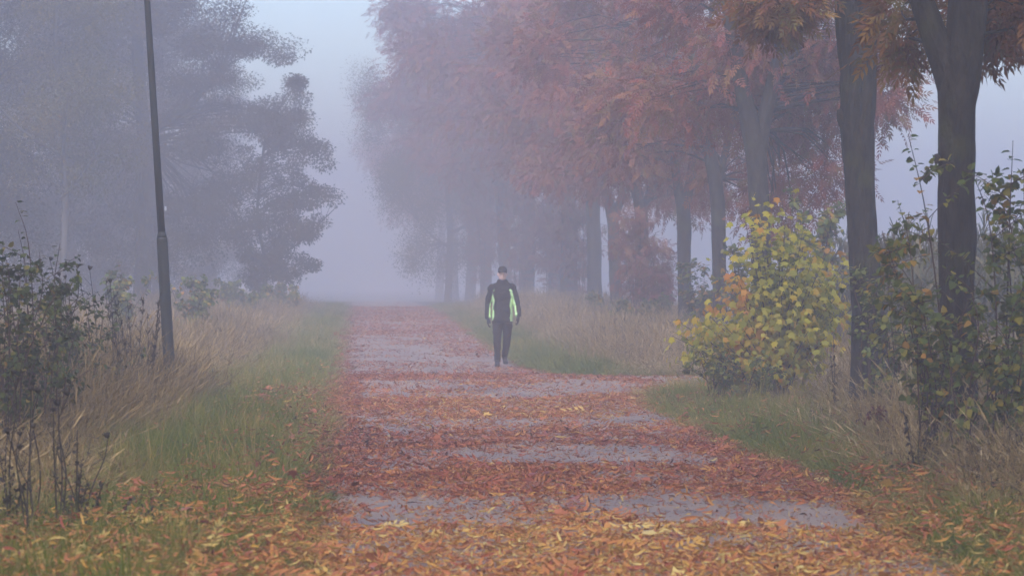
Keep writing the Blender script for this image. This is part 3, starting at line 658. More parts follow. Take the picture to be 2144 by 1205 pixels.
# fill of the wood: shared copies
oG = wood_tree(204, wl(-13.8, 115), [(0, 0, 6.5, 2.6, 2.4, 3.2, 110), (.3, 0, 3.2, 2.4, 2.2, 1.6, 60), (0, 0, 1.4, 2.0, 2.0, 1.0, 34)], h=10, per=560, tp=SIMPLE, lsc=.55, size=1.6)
tag(oG, 'dark bulky tree behind the pale-stemmed birch at far left', 'tree', WD)
WL = ['dark tree at the left edge of the picture, behind the tall shrubs', 'dim tree filling the wood behind the lamp post', 'faint tree behind the stepped dark one, seen above the young oak', 'pale distant tree at the end of the wood edge, by the gap of sky']
for (X, Y, rz, sc_, lab) in [(-11.7, 95, 1.1, 1.5, 0), (-10.2, 132, 2.2, 1.65, 1), (-8.8, 146, 3.7, 1.35, 2), (-7.6, 172, 5.0, 1.2, 3)]:
    o = copy_tree(oG, wl(X, Y), rz, sc_); tag(o, WL[lab], 'tree', WD)
for (X, Y, rz, sc_) in [(-18.0, 105, .5, 1.7), (-17.5, 132, 1.5, 1.7), (-13.0, 150, 2.5, 1.7), (-21.0, 122, 4.0, 1.8)]:
    o = copy_tree(oG, wl(X, Y), rz, sc_); tag(o, 'dim tree deep in the left wood, merged with its neighbours in the fog', 'tree', WD)
for (X, Y, rz, sc_) in [(-10.2, 30, .5, 1.6), (-9.6, 21, 1.5, 1.6), (-8.4, 12, 2.5, 1.5), (-7.6, 2, 4.0, 1.6)]:  # never in frame: extra wood trees added so their crowns darken the foreground air
    o = copy_tree(oG, wl(X, Y), rz, sc_); tag(o, 'unseen tree added left of the viewer to shade the near fog', 'tree', 'unseen wood trees added for shade')
# far drooping birch above the vanishing path
b_ = wood_tree(205, wl(4.6, 176), [(-1.2, 0, 11.0, 3.4, 3, 2.6, 60), (-1.0, 0, 7.5, 4.2, 3.4, 3.2, 120), (.2, 0, 4.0, 3.8, 3, 2.2, 60)], 'birch', h=13, per=420, cr=.45, flat=1.3, tp=SIMPLE, lsc=.8, bark='bark_pale', r0=.2, name='birch_tree')
tag(b_, 'very faint tall birch with drooping foliage above the end of the path', 'tree')
# ------------------------------------------------------------------ shrubs and herbs
HEART = [tpl_oval(.055, .05, True)]; MAPLE = [tpl_maple(.15)]
def make_shrub(name, loc, seed, stems, height, spread, per_stem, tpls, leafmat, stemmat='stem_red', lsc=1.0, arch=.35, r=.009, side=4, droop=.5, lean=(0, 0), start=.15):
    """stems from one base, side twigs, leaves set alternately along them"""
    rg = np.random.default_rng(seed); S = Acc(); pos = []; dr = []
    for i in range(stems):
        h = height * rg.uniform(.6, 1.0); a = rg.uniform(0, 6.28) if stems > 1 else 0.0; s = spread * rg.uniform(.25, 1)
        e = np.array([math.cos(a) * s + lean[0], math.sin(a) * s * .8 + lean[1], h])
        b0 = np.array([math.cos(a) * .06, math.sin(a) * .06, -.05])
        C = catmull(np.array([b0, e * np.array([.25, .25, .45]) + rg.normal(0, .04, 3), e * np.array([.6, .6, .8]) + rg.normal(0, .04, 3), e - np.array([0, 0, arch * s * .25])]), 14)
        V, F = tube(C, np.linspace(r, r * .22, 14), 5); S.add(V, F)
        curves = [(C[int(14 * start):], per_stem)]
        for k in range(side):
            j = rg.integers(3, 12); l = h * rg.uniform(.12, .34) * (1 - j / 20); sa = rg.uniform(0, 6.28)
            ee = C[j] + np.array([math.cos(sa) * l, math.sin(sa) * l, l * rg.uniform(.1, .9)])
            D = catmull(np.array([C[j], (C[j] + ee) / 2 + np.array([0, 0, .06 * l]), ee]), 6)
            V, F = tube(D, np.linspace(r * .45, r * .15, 6), 4); S.add(V, F); curves.append((D[1:], max(3, int(per_stem * .5))))
        for Cc, k in curves:
            t = np.sort(rg.random(k)) * (len(Cc) - 1.001); i0 = t.astype(int); f = (t - i0)[:, None]
            p = Cc[i0] * (1 - f) + Cc[i0 + 1] * f; tg = norm(Cc[i0 + 1] - Cc[i0])
            d = rg.normal(0, 1, (k, 3)); d -= (d * tg).sum(1, keepdims=True) * tg; d = norm(norm(d) + tg * .35 + np.array([0, 0, -droop]))
            pos.append(p + d * .018); dr.append(d)
    pos = np.concatenate(pos); dr = np.concatenate(dr); ok = pos[:, 2] > .05; pos, dr = pos[ok], dr[ok]
    root = empty(name, loc); sm = S.mesh(name + '_stems', True); sm.materials.append(M[stemmat]); link('stems', sm, None, root)
    A = Acc(); tp = tpls[0]
    V, F, rr = scatter(tp, pos, frames(dr, rg, norm(pos - np.array([0, 0, height * .35])) + np.array([0, 0, .5])), rg.uniform(.6, 1.2, len(pos)) * lsc, rg); A.add(V, F, rr)
    fm = A.mesh(name + '_foliage'); fm.materials.append(M[leafmat]); link('foliage', fm, None, root)
    return root
def gp(px, Y, dz=0.0):
    p = at(px, 700, Y); return (p.x, Y, gzf(p.x, Y) + dz)
def hgt(py, Y): return 1.58 + (HY - py) / FPX * Y

# yellow field maple bush
def maple_bush():
    Y = 41.0; rg = np.random.default_rng(301); base = gp(1625, Y); root = empty('maple_bush', base)
    S = Acc(); pos = []; dirs = []
    def loc(px, py, dy=0): p = at(px, py, Y + dy); return np.array([p.x - base[0], dy, p.z - base[2]])
    tips = [(1598, 405), (1640, 425), (1560, 470), (1690, 480), (1530, 545), (1610, 520), (1660, 545), (1735, 520), (1770, 560), (1560, 610), (1620, 590), (1690, 600), (1750, 610), (1775, 640), (1590, 650), (1640, 680), (1690, 690), (1745, 690), (1600, 700), (1560, 690), (1470, 650), (1430, 680), (1490, 690), (1520, 720), (1455, 710), (1720, 650), (1585, 560), (1650, 480), (1540, 660), (1670, 640), (1500,670), (1415,690), (1625,640), (1710,560)]
    for (px, py) in tips:
        for dyy in (rg.uniform(-.7, -.1), rg.uniform(0, .8)):
            e = loc(px + rg.normal(0, 10), py + rg.normal(0, 8), dyy); c = np.array([e[0] * .35, e[1] * .35, e[2] * .5])
            C = catmull(np.array([[rg.normal(0, .08), rg.normal(0, .08), -.05], c, e]), 12)
            V, F = tube(C, np.linspace(.014, .003, 12), 5); S.add(V, F)
            k = 72; t = rg.uniform(.5, 1, k) * 10.9; i0 = t.astype(int)
            p = C[i0] + rg.normal(0, .14, (k, 3)); d = norm(rg.normal(0, 1, (k, 3)) * [1, 1, .6]) + np.array([0, 0, -.7])
            pos.append(p); dirs.append(d)
    pos = np.concatenate(pos); dirs = np.concatenate(dirs)
    sm = S.mesh('maple_stems', True); sm.materials.append(M['twig']); link('stems', sm, None, root)
    lx = np.array([(p[0] + base[0]) / Y * FPX + VPX for p in pos]); lpy = HY - (pos[:, 2] + base[2] - 1.58) * FPX / Y
    orange = (np.abs(lx - 1520) < 45) & (np.abs(lpy - 610) < 45) & (rg.random(len(pos)) < .9)
    # inner and lower leaves stay greener
    inner = np.clip(1 - np.hypot((lx - 1630) / 150, (lpy - 600) / 160), 0, 1)
    for sel, mt, nm in ((~orange, 'maple', 'foliage'), (orange, 'maple_orange', 'orange_foliage')):
        n = sel.sum(); A = Acc()
        rv = np.clip(rg.random(n) * .7 + .3 - .3 * inner[sel], 0, 1)
        V, F, rr = scatter(tpl_maple(.115), pos[sel], frames(dirs[sel], rg, norm(pos[sel] - np.array([0, .1, .9])) + np.array([0, 0, .45])), rg.uniform(.6, 1.15, n), rg, rv); A.add(V, F, rr)
        fm = A.mesh('maple_' + nm); fm.materials.append(M[mt]); o = link(nm, fm, None, root)
        if nm == 'orange_foliage': tag(o, 'spray of orange leaves on the left of the yellow bush')
    tag(root, 'bright yellow maple bush with an orange spray, between the ash trunks', 'bush')
maple_bush()

def shrub(px, Y, top, stems, spread, per, label, seed, name='leafy_shrub', **kw):
    base = gp(px, Y); kw.setdefault('tpls', HEART); kw.setdefault('leafmat', 'hazel')
    o = make_shrub(name, base, seed, stems, hgt(top, Y) - base[2], spread, per, kw.pop('tpls'), kw.pop('leafmat'), **kw)
    tag(o, label, 'shrub', kw.get('group')); return o
# around the two nearest ash trunks
shrub(1985, 26.9, 255, 3, .25, 30, 'tall thin sapling leaning left of the nearest ash trunk, leaves against the sky', 311, 'birch_sapling', lean=(-.42, 0), lsc=1.25, side=5, r=.011)
shrub(1962, 26.5, 395, 5, .40, 26, 'low leafy sapling with drooping heart-shaped leaves in front of the nearest trunk', 312, 'birch_sapling', lean=(-.3, 0), lsc=1.25, side=5)
shrub(2095, 26.5, 228, 4, .35, 34, 'tall sapling right of the nearest ash trunk, against the sky', 313, 'birch_sapling', lean=(.05, 0), lsc=1.25, side=6, r=.011)
shrub(2150, 26.7, 330, 5, .45, 26, 'bushy sapling cut off by the right edge', 314, 'birch_sapling', lsc=1.25, side=6)
shrub(2090, 25.7, 540, 6, .55, 18, 'dense dark green shrub at the foot of the nearest ash, right side', 315, lsc=1.2, side=6)
shrub(1945, 26.2, 560, 6, .5, 18, 'dense shrub with yellowing leaves at the foot of the nearest ash, left side', 316, lsc=1.2, side=6)
shrub(2020, 25.4, 600, 5, .45, 16, 'low shrub climbing over the front of the nearest ash trunk', 317, lsc=1.2, side=5)
shrub(2140, 24.9, 600, 5, .5, 18, 'dark low shrub in the right corner below the saplings', 318, lsc=1.2, side=5)
shrub(1880, 33.5, 560, 9, .45, 26, 'light green shrub between the two nearest ash trunks', 319, lsc=1.25, side=5)
shrub(1825, 35.5, 520, 5, .22, 22, 'small shrub clinging to the second ash trunk', 320, lsc=1.2, side=3)
# behind the yellow bush and between the trunks
shrub(1705, 50, 360, 8, .6, 50, 'dark green shrub showing above the yellow bush, left of the second ash', 321, lsc=1.7, side=6, r=.014)
shrub(1548, 58, 480, 7, .55, 40, 'hazy grey-green shrub behind the orange spray', 322, lsc=1.7, side=6)
shrub(1470, 68, 540, 8, .6, 40, 'hazy shrub between the slender and the Y-forked ash trunks', 323, lsc=1.8, side=6)
shrub(1500, 40.4, 712, 11, .75, 18, 'low dark thicket under the left side of the yellow bush', 324, lsc=1.0, side=5, arch=.8)
shrub(1590, 40, 735, 9, .7, 12, 'low grey tangle of twigs under the yellow bush', 325, lsc=.9, side=6, arch=.8)
shrub(1350, 76, 600, 10, .9, 40, 'dim shrub below the avenue crowns, right of the walker', 326, lsc=1.8, side=6)
shrub(1250, 92, 610, 10, 1.0, 40, 'faint shrub at the foot of the faded ash, right of the walker', 327, lsc=2.0, side=6)
shrub(1335, 82, 430, 7, .7, 60, 'reddish ash thicket between the avenue trunks, right of the walker', 328, 'ash_thicket', tpls=[ASH[0]], leafmat='ash_red', lsc=.9, side=7, r=.014)
shrub(1385, 80, 480, 5, .5, 50, 'reddish ash thicket just left of the Y-forked trunk', 329, 'ash_thicket', tpls=[ASH[1]], leafmat='ash_red', lsc=.9, side=7, r=.014)
th = [o_ for o_ in COL.objects if o_.name.startswith('ash_thicket') and o_.parent is None][0]
for i, (px, Y_, sc_) in enumerate([(1215, 118, 1.3), (1150, 134, 1.5), (1085, 148, 1.7), (1010, 170, 2.0)]):
    q_ = gp(px, Y_); o = copy_tree(th, q_, i * 1.7, sc_); tag(o, 'pale thicket between the far avenue trunks, almost lost in fog', 'shrub', 'pale thickets far down the avenue')
# left edge
shrub(18, 28, 365, 4, .22, 30, 'tall thin shrub at the left edge, its shoots highest of all', 331, lsc=1.0, leafmat='hazel_dark', side=4, r=.010)
shrub(62, 28.5, 405, 5, .22, 26, 'thin shrub with two bare-tipped shoots near the left edge', 332, lsc=1.0, leafmat='hazel_dark', side=4)
shrub(105, 29, 490, 5, .3, 24, 'shrub with dark leaf whorls, right of the two tall shoots', 333, lsc=1.0, leafmat='hazel_dark', side=5)
shrub(30, 27.5, 545, 10, .5, 26, 'dense dark green bush filling the left edge', 334, lsc=.9, leafmat='hazel_dark', side=6)
shrub(110, 30.5, 575, 8, .5, 24, 'dense low bush beside the left edge bush', 335, lsc=.9, leafmat='hazel_dark', side=6)
shrub(190, 34, 600, 9, .6, 24, 'mid green bush fading towards the mugwort plumes', 336, lsc=.9, leafmat='hazel_dark', side=6)
shrub(395, 70, 560, 10, .9, 34, 'hazy shrub right behind the lamp post', 337, lsc=1.6, side=6)
shrub(270, 64, 540, 10, .8, 34, 'hazy shrub left behind the lamp post', 338, lsc=1.6, side=6)
shrub(500, 95, 580, 12, 1.0, 36, 'faint low shrub under the stepped dark tree', 339, lsc=2.0, side=6)
shrub(600, 108, 590, 12, 1.0, 36, 'faint low shrub under the young oak', 340, lsc=2.0, side=6)

# mugwort plumes
def mugwort(px, Y, top, seed, label):
    rg = np.random.default_rng(seed); base = gp(px, Y); h = hgt(top, Y) - base[2]; root = empty('mugwort', base); S = Acc(); pos = []; dr = []
    for i in range(4):
        a = rg.uniform(0, 6.28); e = np.array([math.cos(a) * .18 - .05, math.sin(a) * .12, h * rg.uniform(.75, 1)])
        C = catmull(np.array([[0, 0, -.05], e * [.4, .4, .5], e]), 14); V, F = tube(C, np.linspace(.006, .002, 14), 4); S.add(V, F)
        for k in range(16):
            j = rg.integers(6, 14); sa = rg.uniform(0, 6.28); l = rg.uniform(.06, .18) * (1.25 - j / 14)
            ee = C[j] + np.array([math.cos(sa) * l * .6, math.sin(sa) * l * .6, l]); D = np.array([C[j], (C[j] + ee) / 2 + [0, 0, .01], ee])
            V, F = tube(D, [.003, .0025, .002], 3); S.add(V, F)
            t = rg.random(9)[:, None]; pos.append(C[j] * (1 - t) + ee * t); dr.append(norm(rg.normal(0, 1, (9, 3)) + [0, 0, .8]))
    link('stems', finish(S, 'mugwort_stems', M['dead']), None, root)
    pos, dr = np.concatenate(pos), np.concatenate(dr); A = Acc(); V, F, rr = scatter(tpl_leaflet(.028, .010), pos, frames(dr, rg), rg.uniform(.6, 1.3, len(pos)), rg); A.add(V, F, rr)
    link('foliage', finish(A, 'mugwort_foliage', M['dead']), None, root); tag(root, label, 'weed', 'mugwort by the lamp post')
mugwort(262, 36, 578, 351, 'dark feathery mugwort plume, tallest of those left of the lamp post')
mugwort(282, 36.4, 600, 352, 'dark feathery mugwort plume just right of the tallest one')
mugwort(312, 36.8, 597, 353, 'dark feathery mugwort plume closest to the lamp post')

# dead umbellifers: stem, branches and cup-shaped seed heads
def seed_head(r, seed):
    rg = np.random.default_rng(seed); A = Acc()
    V, F = tube(np.array([[0, 0, 0], [0, 0, r * .5], [0, 0, r * 1.15], [0, 0, r * 1.5]]), [r * .15, r * .6, r * .85, r * .45], 8); A.add(V, F)
    for k in range(22):
        a = rg.uniform(0, 6.28); q = np.array([math.cos(a), math.sin(a), 0]); p = np.array([0, 0, r * .5])
        e = q * r * rg.uniform(.7, 1.15) + np.array([0, 0, r * rg.uniform(1.2, 1.9)])
        V, F = tube(np.array([p + q * r * .4, e]), [r * .09, r * .05], 3); A.add(V, F)
    return A
def umbellifer(px, Y, heads, label, seed, r=.021, mat='dead'):
    """heads: photo pixels of the seed heads"""
    rg = np.random.default_rng(seed); base = gp(px, Y); root = empty('dead_umbellifer', base); S = Acc(); b = np.array(base)
    tops = []
    for (hx, hy, sz) in heads:
        p = at(hx, hy, Y + rg.uniform(-.25, .25)); tops.append((np.array(p) - b, sz))
    for e, sz in tops:
        C = catmull(np.array([[0, 0, -.04], [e[0] * .25 + rg.normal(0, .02), e[1] * .3, e[2] * .45], [e[0] * .7 + rg.normal(0, .02), e[1] * .7, e[2] * .8], e]), 12)
        V, F = tube(C, np.linspace(.006, .0028, 12), 5); S.add(V, F)
        for k in range(2):
            j = rg.integers(4, 10); d = rg.normal(0, .07, 3); d[2] = abs(d[2]) + .05
            V, F = tube(np.array([C[j], C[j] + d * .6, C[j] + d]), [.003, .002, .0015], 3); S.add(V, F)
    stem_o = link('stem', finish(S, 'umbellifer_stem', M[mat]), None, root)
    for e, sz in tops:
        o = link('seed_head', finish(seed_head(r * sz, int(rg.integers(1e6))), 'seed_head', M[mat]), None, stem_o); o.location = e
        o.rotation_euler = (rg.normal(0, .25), rg.normal(0, .25), 0)
    tag(root, label, 'weed', 'dead umbellifers in the dry grass'); return root
umbellifer(120, 20.0, [(143, 828, 1.25), (122, 850, 1.3), (112, 862, .8)], 'dead weed with two large dark seed heads, highest of the left cluster', 361)
umbellifer(70, 20.5, [(81, 823, 1.2), (65, 820, .9)], 'dead weed with a pair of dark seed heads near the left edge', 362)
umbellifer(60, 19.6, [(69, 897, .9), (42, 912, .8), (40, 940, .9), (15, 908, 1.2)], 'dead weed with four small heads low at the left edge', 363)
umbellifer(20, 21.5, [(26, 785, 1.1), (12, 822, .9)], 'dead weed with one high head at the very left edge', 364)
umbellifer(175, 20.2, [(226, 917, 1.1), (120, 942, .7)], 'dead weed leaning right with a single dark head over green grass', 365)
umbellifer(215, 35.0, [(188, 565, 1.3), (162, 562, 1.1)], 'hazy dead weed with two heads left of the mugwort plumes', 366)
umbellifer(235, 35.4, [(231, 592, 1.4)], 'hazy dead weed with one head just left of the mugwort plumes', 367)
umbellifer(165, 33.0, [(105, 545, 1.2), (125, 578, 1.1), (138, 583, 1.0)], 'hazy dead weed with three heads beside the low bushes at left', 368)

# charred-looking dead dock stalks, lower left
def dead_dock(px, Y, spots, label, seed):
    rg = np.random.default_rng(seed); base = gp(px, Y); b = np.array(base); root = empty('dead_dock', base); S = Acc(); pos = []
    for (hx, hy) in spots:
        e = np.array(at(hx, hy, Y + rg.uniform(-.2, .2))) - b
        C = catmull(np.array([[0, 0, -.05], e * [.35, .35, .4] + rg.normal(0, .02, 3), e]), 14); V, F = tube(C, np.linspace(.009, .003, 14), 5); S.add(V, F)
        t = rg.uniform(.25, 1, 60)[:, None]; i0 = (t[:, 0] * 12.9).astype(int); pos.append(C[i0] + rg.normal(0, .012, (60, 3)))
    n_ = 160; q = np.abs(rg.normal(0, 1, (n_, 3))) * [0, 0, .10] + rg.normal(0, 1, (n_, 3)) * [.11, .11, .02]; q[:, 2] = np.abs(q[:, 2]) + .03; pos.append(q)
    link('stem', finish(S, 'dock_stem', M['dead']), None, root); pos = np.concatenate(pos)
    d = norm(rg.normal(0, 1, pos.shape) + [0, 0, .5]); A = Acc(); V, F, rr = scatter(tpl_oval(.030, .018), pos, frames(d, rg), rg.uniform(.5, 1.5, len(pos)), rg); A.add(V, F, rr)
    link('foliage', finish(A, 'dock_foliage', M['dead']), None, root); tag(root, label, 'weed')
dead_dock(160, 20.6, [(162, 900), (172, 960), (110, 985), (215, 1010), (185, 1000)], 'black dead dock stalk clump standing in the lower left grass', 371)
dead_dock(20, 20.4, [(-10, 900), (20, 960), (50, 1010)], 'black dead stalks at the left edge low in the dry grass', 372)
dead_dock(290, 20.3, [(330, 1065), (270, 1080), (300, 1090)], 'small dark withered clump low in the green grass at left', 373)
dead_dock(1920, 25.5, [(1935, 800), (1955, 835), (1890, 850), (1990, 820)], 'dark withered clump in the dry grass left of the nearest ash', 374)
dead_dock(1745, 35, [(1745, 705), (1738, 735)], 'dark seed stalk in front of the second ash trunk', 375)

# red bramble leaves low on the right
#
def low_red(px, Y, top, seed, label):
    o = make_shrub('bramble', gp(px, Y), seed, 10, max(.25, hgt(top, Y)), .5, 16, HEART, 'bramble', 'stem_red', lsc=1.0, side=3, arch=1.0, r=.005); tag(o, label, 'bramble')
M['bramble'] = leaf_mat('bramble_leaf', [(0, (.05, .015, .012)), (.4, (.13, .025, .025)), (.7, (.16, .05, .03)), (1, (.07, .06, .025))], .3)
low_red(1900, 29.5, 850, 381, 'dark red bramble in the dry grass at the right')
low_red(2090, 27.5, 930, 382, 'dark red bramble by the right edge in the dry grass')
low_red(1800, 34, 850, 383, 'small red bramble between green verge and dry grass')
# ------------------------------------------------------------------ lamp post
def lamp_post():
    Y = 40.0; foot = at(360, 862, Y)
    root = empty('lamp_post', (foot.x, Y, gzf(foot.x, Y) - .05)); rp = Vector(root.location)
    def lp(px, py): p = at(px, py, Y) - rp; return np.array([p.x, p.y, p.z])
    a, b, c, d = lp(360, 866), lp(339, 497), lp(308, 0), lp(300, -130)
    def prof(P, rads, n=20, name='', mat='pole'):
        V, F = tube(np.array(P), rads, n); me = mesh_np(name, V, F, np.full(len(F), .5), True); me.materials.append(M[mat])
        return link(name, me, None, root)
    ax = (b - a) / np.linalg.norm(b - a)
    prof([a - ax * .05, a, (a + b) / 2, b - ax * .03, b, b + ax * .0], [.072, .071, .068, .065, .064, .060], name='base_section')
    prof([b + ax * .001, b + ax * .03, b + ax * .06, b + ax * .065], [.0595, .054, .046, .044], name='collar')
    prof([b + ax * .06, (b + c) / 2, c, d], [.0445, .042, .037, .033], name='shaft')
    prof([d, d + ax * .05, d + ax * .10, d + ax * .12], [.05, .09, .20, .24], name='lamp_head')
    prof([d + ax * .121, d + ax * .2, d + ax * .28, d + ax * .32], [.24, .22, .12, .02], name='lamp_cap')
    s = lp(341, 437); V, F = tube(np.array([s - ax * .025 + [.0, -.005, 0], s + ax * .025 + [.0, -.005, 0]]), [.0455, .0455], 14)
    me = mesh_np('number_tag', V, F, np.full(len(F), .5)); me.materials.append(M['label'])
    # a small tag, not a full ring: keep the right-hand sector
    import bmesh
    bm = bmesh.new(); bm.from_mesh(me); kill = [f for f in bm.faces if f.calc_center_median().x < s[0] + .027]
    bmesh.ops.delete(bm, geom=kill, context='FACES'); bm.to_mesh(me); bm.free()
    kids = {c.name.split('.')[0]: c for c in root.children}
    link('number_tag', me, None, kids['shaft']); kids['lamp_cap'].parent = kids['lamp_head']; kids['collar'].parent = kids['base_section']
    tag(root, 'leaning dark grey lamp post with a thicker lower section', 'lamp post')
lamp_post()
# ------------------------------------------------------------------ walker
def remesh(V, F, vox, it=2, name='m'):
    me = mesh_np(name, V, F); o = link(name, me); m = o.modifiers.new('r', 'REMESH'); m.mode = 'VOXEL'; m.voxel_size = vox
    if it: sm = o.modifiers.new('s', 'SMOOTH'); sm.factor = .5; sm.iterations = it
    dg = bpy.context.evaluated_depsgraph_get(); out = bpy.data.meshes.new_from_object(o.evaluated_get(dg), depsgraph=dg)
    bpy.data.objects.remove(o); bpy.data.meshes.remove(me)
    out.polygons.foreach_set('use_smooth', np.ones(len(out.polygons), bool)); out.name = name
    return out
def loft(rings, sides=28):
    """rings: (cx,cy,cz,rx,ry) horizontal ellipses"""
    a = np.linspace(0, 2 * np.pi, sides, endpoint=False); V = []
    for cx, cy_, cz, rx, ry in rings:
        V.append(np.stack([cx + rx * np.sign(np.cos(a)) * np.abs(np.cos(a)) ** .9, cy_ + ry * np.sin(a), np.full(sides, cz)], -1))
    n = len(rings); V = np.concatenate(V + [np.array([[rings[0][0], rings[0][1], rings[0][2]], [rings[-1][0], rings[-1][1], rings[-1][2]]])])
    i = np.arange(n - 1)[:, None] * sides; j = np.arange(sides)[None]; j2 = (j + 1) % sides
    A_, B_, C_, D_ = i + j, i + j2, i + sides + j2, i + sides + j
    F = np.concatenate([np.stack([A_, B_, C_], -1).reshape(-1, 3), np.stack([A_, C_, D_], -1).reshape(-1, 3)])
    k = np.arange(sides); k2 = (k + 1) % sides; m = n * sides
    F = np.vstack([F, np.stack([k2, k, np.full(sides, m)], -1), np.stack([(n - 1) * sides + k, (n - 1) * sides + k2, np.full(sides, m + 1)], -1)])
    return V, F
def flat_mat(name, c, rough=.8, spec=.3):
    return rough_mat(name, tuple(x * .85 for x in c), tuple(min(1, x * 1.12) for x in c), 30, rough, .15, 120, spec=spec)
M['skin'] = flat_mat('skin', (.62, .42, .35), .55); M['black_cloth'] = flat_mat('black_cloth', (.016, .015, .017)); M['trouser'] = flat_mat('trouser_cloth', (.018, .016, .018))
M['hivis'] = flat_mat('hi_vis_fabric', (.50, .74, .34), .6); M['cap'] = flat_mat('cap_cloth', (.022, .019, .021)); M['shoe'] = flat_mat('shoe', (.02, .017, .016), .6)
M['hair'] = flat_mat('hair', (.03, .022, .018)); M['eye'] = flat_mat('eye', (.03, .02, .02), .3)
def walker():
    # faces the camera (-Y); x>0 is the picture's right
    p = at(1052, 768, 59.8); root = empty('person', (p.x, 59.8, gzf(p.x, 59.8) + .022), R(3))
    B = Acc()
    legs = {-1: [(-.085, .02, .92), (-.098, -.045, .50), (-.092, -.02, .10)], 1: [(.085, .0, .92), (.088, .06, .51), (.060, .24, .16)]}
    for s, P in legs.items():
        C = catmull(np.array(P), 20); V, F = tube(C, np.interp(np.linspace(0, 1, 20), [0, .25, .48, .62, .75, 1], [.082, .074, .055, .056, .048, .036]), 18); B.add(V, F)
    B.add(*loft([(0, 0, .84, .10, .08), (0, 0, .90, .160, .105), (0, 0, 1.0, .155, .10), (0, 0, 1.12, .140, .092), (0, 0, 1.28, .165, .105), (0, 0, 1.40, .175, .100), (0, .01, 1.46, .13, .08), (0, .015, 1.50, .07, .065)]))
    V, F = tube(np.array([[0, .02, 1.46], [0, .005, 1.54], [0, -.01, 1.60]]), [.062, .055, .055], 16); B.add(V, F)
    B.add(*loft([(0, -.015, 1.535, .02, .025), (0, -.022, 1.55, .045, .055), (0, -.02, 1.58, .062, .078), (0, -.012, 1.63, .072, .092), (0, -.005, 1.68, .076, .098), (0, .0, 1.73, .072, .094), (0, .0, 1.765, .05, .068), (0, 0, 1.78, .02, .03)]))
    V, F = tube(np.array([[0, -.105, 1.672], [0, -.118, 1.645], [0, -.128, 1.628], [0, -.104, 1.618]]), [.009, .011, .015, .010], 10); B.add(V, F)     # nose
    for s in (-1, 1):
        B.add(*loft([(s * .078, .008, 1.618, .006, .010), (s * .083, .01, 1.64, .010, .018), (s * .085, .012, 1.665, .010, .020), (s * .08, .012, 1.68, .005, .010)], 12))   # ears
    for zz, rr in ((1.595, .007), (1.585, .008)):
        V, F = tube(np.array([[-.022, -.088, zz], [0, -.096, zz + .001], [.022, -.088, zz]]), [.004, rr, .004], 8); B.add(V, F)                    # lips
    arms = {-1: [(-.175, .01, 1.405), (-.220, .05, 1.26), (-.246, .08, 1.12), (-.262, .05, .98), (-.258, .01, .865)], 1: [(.175, .01, 1.405), (.216, -.03, 1.26), (.246, -.05, 1.13), (.266, -.12, 1.0), (.262, -.19, .91)]}
    for s, P in arms.items():
        C = catmull(np.array(P), 22); V, F = tube(C, np.interp(np.linspace(0, 1, 22), [0, .1, .45, .6, 1], [.055, .056, .043, .042, .028]), 14); B.add(V, F)
    # hands: palm, four fingers, thumb
    H = Acc(); hands = []
    for s in (-1, 1):
        n_h = len(H.V); wv = np.array(arms[s][-1]); dn = norm(np.array(arms[s][-1]) - np.array(arms[s][-2]))
        V, F = loft([(0, 0, .012, .024, .024), (0, 0, -.02, .022, .036), (0, 0, -.06, .020, .042), (0, 0, -.09, .017, .040), (0, 0, -.10, .01, .03)], 14); V = V + wv; H.add(V, F)
        for k, (yo, ln) in enumerate(((-.030, .070), (-.010, .080), (.011, .074), (.030, .058))):
            q = wv + np.array([0, yo, -.088]); C = np.array([q, q + [-s * .006, 0, -ln * .45], q + [-s * .024, 0, -ln * .8], q + [-s * .042, 0, -ln * .86]])
            V, F = tube(catmull(C, 8), np.linspace(.0098, .0075, 8), 9); H.add(V, F)
        q = wv + np.array([-s * .008, -.030, -.025]); C = np.array([q, q + [-s * .016, -.026, -.026], q + [-s * .022, -.028, -.062]])
        V, F = tube(catmull(C, 7), np.linspace(.013, .009, 7), 9); H.add(V, F)
        h_ = Acc(); k0 = sum(len(v) for v in H.V[:n_h])
        for v, f in zip(H.V[n_h:], H.F[n_h:]): h_.V.append(v); h_.F.append(f - k0)
        hands.append((np.concatenate(h_.V), np.concatenate(h_.F)))
    B.add(np.concatenate(H.V), np.concatenate(H.F))
    body = link('body', remesh(np.concatenate(B.V), np.concatenate(B.F), .0065, 2, 'walker_body'), M['skin'], root)
    # gloves over the hands: same hands, slightly fuller
    for hv, hf in hands:
        gm = remesh(hv, hf, .005, 1, 'glove'); no = np.zeros(len(gm.vertices) * 3, np.float32); co = no.copy()
        gm.vertices.foreach_get('co', co); gm.vertices.foreach_get('normal', no); gm.vertices.foreach_set('co', co + no * .004)
        link('glove', gm, M['black_cloth'], root)
    # jacket
    J = Acc()
    J.add(*loft([(0, .0, .80, .178, .125), (0, 0, .84, .182, .130), (0, 0, .95, .178, .128), (0, 0, 1.10, .172, .122), (0, 0, 1.25, .190, .128), (0, 0, 1.36, .203, .122), (0, .008, 1.425, .192, .118), (0, .012, 1.47, .150, .105), (0, .012, 1.51, .098, .092), (0, .008, 1.555, .080, .084), (0, .008, 1.562, .055, .055)]))
    for s, P in arms.items():
        P2 = np.array(P); P2 = np.vstack([[s * .12, .01, 1.425], P2[0] + [s * .005, 0, .005], P2[1:-1], P2[-1] + [0, 0, .005]])
        C = catmull(P2, 30); t = np.linspace(0, 1, 30)
        rr = np.interp(t, [0, .12, .3, .55, .8, .96, 1], [.062, .068, .064, .056, .050, .044, .042]) * (1 + .05 * np.sin(t * 34 + s))
        V, F = tube(C, rr, 18); J.add(V, F)
    jm = remesh(np.concatenate(J.V), np.concatenate(J.F), .0085, 3, 'jacket'); jk = link('jacket', jm, M['black_cloth'], root)
